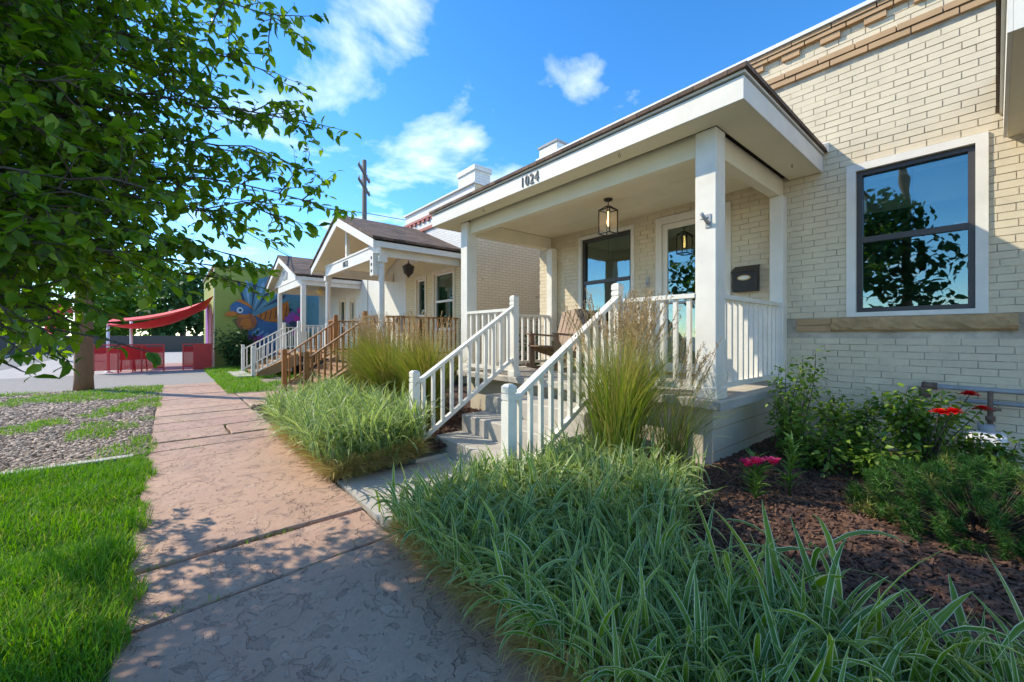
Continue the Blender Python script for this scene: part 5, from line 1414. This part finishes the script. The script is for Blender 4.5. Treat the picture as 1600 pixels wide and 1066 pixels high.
# ------------------------------------------------------------------ garden plants under the window
def shrub(name, label, cat_, x, y, h, r, nst, per, ls, mat, z0=None, group=None, lean=(0, 0), lw=1.0, low=.1):
    z0 = float(bed_h(x, y)) if z0 is None else z0
    t = thing(name, label, cat_, (x, y, z0), group)
    st = MB(); P = []; D = []; U = []; tips = []
    for k_ in range(nst):
        a = rt.uniform(0, 6.283); rr = r * rt.uniform(.2, 1); hh = h * rt.uniform(.5, 1.0)
        e = Vector((x + rr * math.cos(a) + lean[0] * hh, y + rr * math.sin(a) + lean[1] * hh, z0 + hh)); b0 = Vector((x + rt.gauss(0, .03), y + rt.gauss(0, .03), z0 - .01))
        m_ = b0.lerp(e, .5) + Vector((rt.gauss(0, .06), rt.gauss(0, .06), .08))
        pts = [b0 * (1 - u) ** 2 + m_ * 2 * u * (1 - u) + e * u * u for u in [i / 8 for i in range(9)]]
        st.tube(pts, [.007 * (1 - .75 * i / 8) for i in range(9)], 5, False); tips.append(e)
        for j in range(per):
            u = low + (1 - low) * rt.random() ** .8; i = min(7, int(u * 8)); q = pts[i].lerp(pts[i + 1], u * 8 - i)
            v = Vector((rt.gauss(0, 1), rt.gauss(0, 1), rt.gauss(0, .5))).normalized()
            q = q + v * rt.uniform(.01, .10) * (r / .3)
            P.append(q); D.append(v + Vector((0, 0, -.2))); U.append(Vector((rt.gauss(0, .4), rt.gauss(0, .4), 1)))
    st.build('stems', 'bark', t)
    put('foliage', leaves(np.array(P), np.array(D), np.array(U), ls * rng.uniform(.6, 1.3, len(P)), lw), mat, t)
    return t, tips
def flower(parent, c, r, mat, n=14, ring=3, nm='flower', flatn=.5):
    P = []; D = []; U = []; L_ = []
    for k_ in range(ring):
        for i in range(n // ring + k_):
            a = 6.283 * i / (n // ring + k_) + k_ * .5
            el = 1.3 - k_ * .38
            d = Vector((math.cos(a) * math.cos(el), math.sin(a) * math.cos(el), math.sin(el)))
            P.append(Vector(c)); D.append(d); U.append(Vector((-math.cos(a) * math.sin(el), -math.sin(a) * math.sin(el), math.cos(el)))); L_.append(r * (.7 + .2 * k_))
    put(nm, leaves(np.array(P), np.array(D), np.array(U), np.array(L_), 1.5), mat, parent)
shrub('rose_bush', 'leggy green rose shrub climbing against the porch railing corner', 'shrub', 4.35, 1.22, 1.02, .26, 13, 70, .046, 'shrub_leaf', group='shrubs in the bed', lw=1.2)
shrub('rose_bush', 'low green rose shrub next to the porch foundation', 'shrub', 4.15, .98, .50, .30, 16, 60, .046, 'shrub_leaf', group='shrubs in the bed', lw=1.2)
shrub('rose_bush', 'spreading green shrub against the brick wall left of the pipe', 'shrub', 4.75, .82, .68, .36, 19, 70, .048, 'shrub_leaf', group='shrubs in the bed', lw=1.2)
shrub('rose_bush', 'low leafy shrub in front of the wall shrubs', 'shrub', 4.2, .62, .36, .28, 16, 50, .046, 'shrub_leaf', group='shrubs in the bed', lw=1.2)
rbush, tips = shrub('rose_bush', 'red flowering rose bush in front of the gas pipes', 'rose bush', 4.62, .38, .80, .28, 21, 70, .052, 'shrub_leaf', group='shrubs in the bed', lw=1.25)
for (px, py, dd) in ((1515, 617, 3.05), (1468, 645, 3.0), (1489, 644, 2.98), (1535, 640, 3.1)):
    c = at_depth(px, py, dd)
    MB().tube([(4.62, .38, .25), ((4.62 + c.x) / 2, (.38 + c.y) / 2, (c.z + .3) / 2), c], [.006, .005, .003], 5).build('flower_stem', 'bark', rbush)
    flower(rbush, c, .050, 'rose_petal', 28, 4)
shrub('rose_bush', 'leafy shrub at the right beside the grey gas meter', 'shrub', 4.75, .02, .42, .24, 14, 50, .05, 'shrub_leaf', group='shrubs in the bed', lw=1.2)
def lily(label, x, y, h, n, blooms, grp='lilies'):
    z0 = float(bed_h(x, y)); t = thing('lily', label, 'lily', (x, y, z0), grp)
    top = Vector((x + .02, y - .01, z0 + h))
    MB().tube([(x, y, z0 - .02), (x + .01, y, z0 + h * .5), top], [.007, .006, .004], 6).build('stem', 'far_leaf', t)
    hh = rng.uniform(.12, 1.0, n); a = rng.uniform(0, 6.283, n)
    root = np.stack([x + .02 * hh, y - .01 * hh, z0 + h * hh], 1)
    put('leaves', blades(root, a, rng.uniform(.5, 1.0, n), rng.uniform(.2, .9, n), rng.uniform(.09, .15, n), rng.uniform(.011, .017, n), 5, 3, .3, 'leaf'), 'lily_leaf', t)
    for b0 in blooms: flower(t, top + Vector(b0), .085, 'lily_petal', 14, 2, flatn=.3)
lily('pink lily in bloom in the dark mulch', 3.06, 1.06, .24, 60, ((0, 0, .02), (.04, -.08, .03), (-.03, .05, .0)))
lily('green leafy lily without flowers beside the pink one', 3.32, .93, .42, 85, ())
lily('small green lily shoot behind the blooming one', 3.25, 1.15, .25, 40, ())
# mugo pine
mp_ = thing('mugo_pine', 'dark green bushy dwarf pine at the right edge of the bed', 'pine', (3.55, .05, .18))
st = MB(); P = []; D = []
for k_ in range(430):
    a = rt.uniform(0, 6.283); el = math.acos(rt.uniform(0.0, 1)); rr = rt.uniform(.55, 1) ** .5
    d = Vector((math.sin(el) * math.cos(a), math.sin(el) * math.sin(a), math.cos(el) * .8))
    e = Vector((3.55, .05, .22)) + Vector((d.x * .50, d.y * .60, d.z * .48)) * rr
    st.tube([Vector((3.55, .05, .17)).lerp(e, .35), Vector((3.55, .05, .17)).lerp(e, .7), e], [.004, .004, .003], 4, False)
    ax = (d + Vector((0, 0, .8))).normalized()
    for j in range(75):
        P.append(e + ax * rt.uniform(-.07, .03)); D.append(ax * rt.uniform(.2, 1) + Vector((rt.gauss(0, .6), rt.gauss(0, .6), rt.gauss(0, .5))))
st.build('branches', 'bark', mp_)
P = np.array(P); D = norm(np.array(D)); n = len(P)
sd = norm(np.cross(D, rng.normal(0, 1, D.shape))) * .0022; L_ = rng.uniform(.035, .06, n)[:, None]
V = np.stack([P - sd, P + sd, P + D * L_], 1).reshape(-1, 3)
F = np.arange(n * 3).reshape(-1, 3)
rp = np.repeat(rng.random(n), 3)
tf = np.repeat(np.repeat((rng.random(430) < .16) * rng.uniform(.3, .9, 430), 75), 3)
npmesh('needles', V, F, 'pine_needle', mp_, None, np.stack([rp * 0, rp], 1), np.stack([rp * 0, tf], 1))
# shrubs further off
shrub('shrub', 'dark green shrub growing in front of the bird mural', 'shrub', 2.1, 20.2, 1.75, .75, 30, 40, .16, 'far_leaf_dark', 0.0, lw=1.1)
shrub('shrub', 'green shrub growing in the gap between the two houses', 'shrub', 6.0, 6.5, 1.6, .6, 26, 50, .075, 'far_leaf_dark', 0.15, lw=1.1)
shrub('shrub', 'smallest green shrub, squeezed in front of the gas meter', 'shrub', 4.9, .16, .40, .14, 7, 22, .05, 'shrub_leaf', lw=1.3)
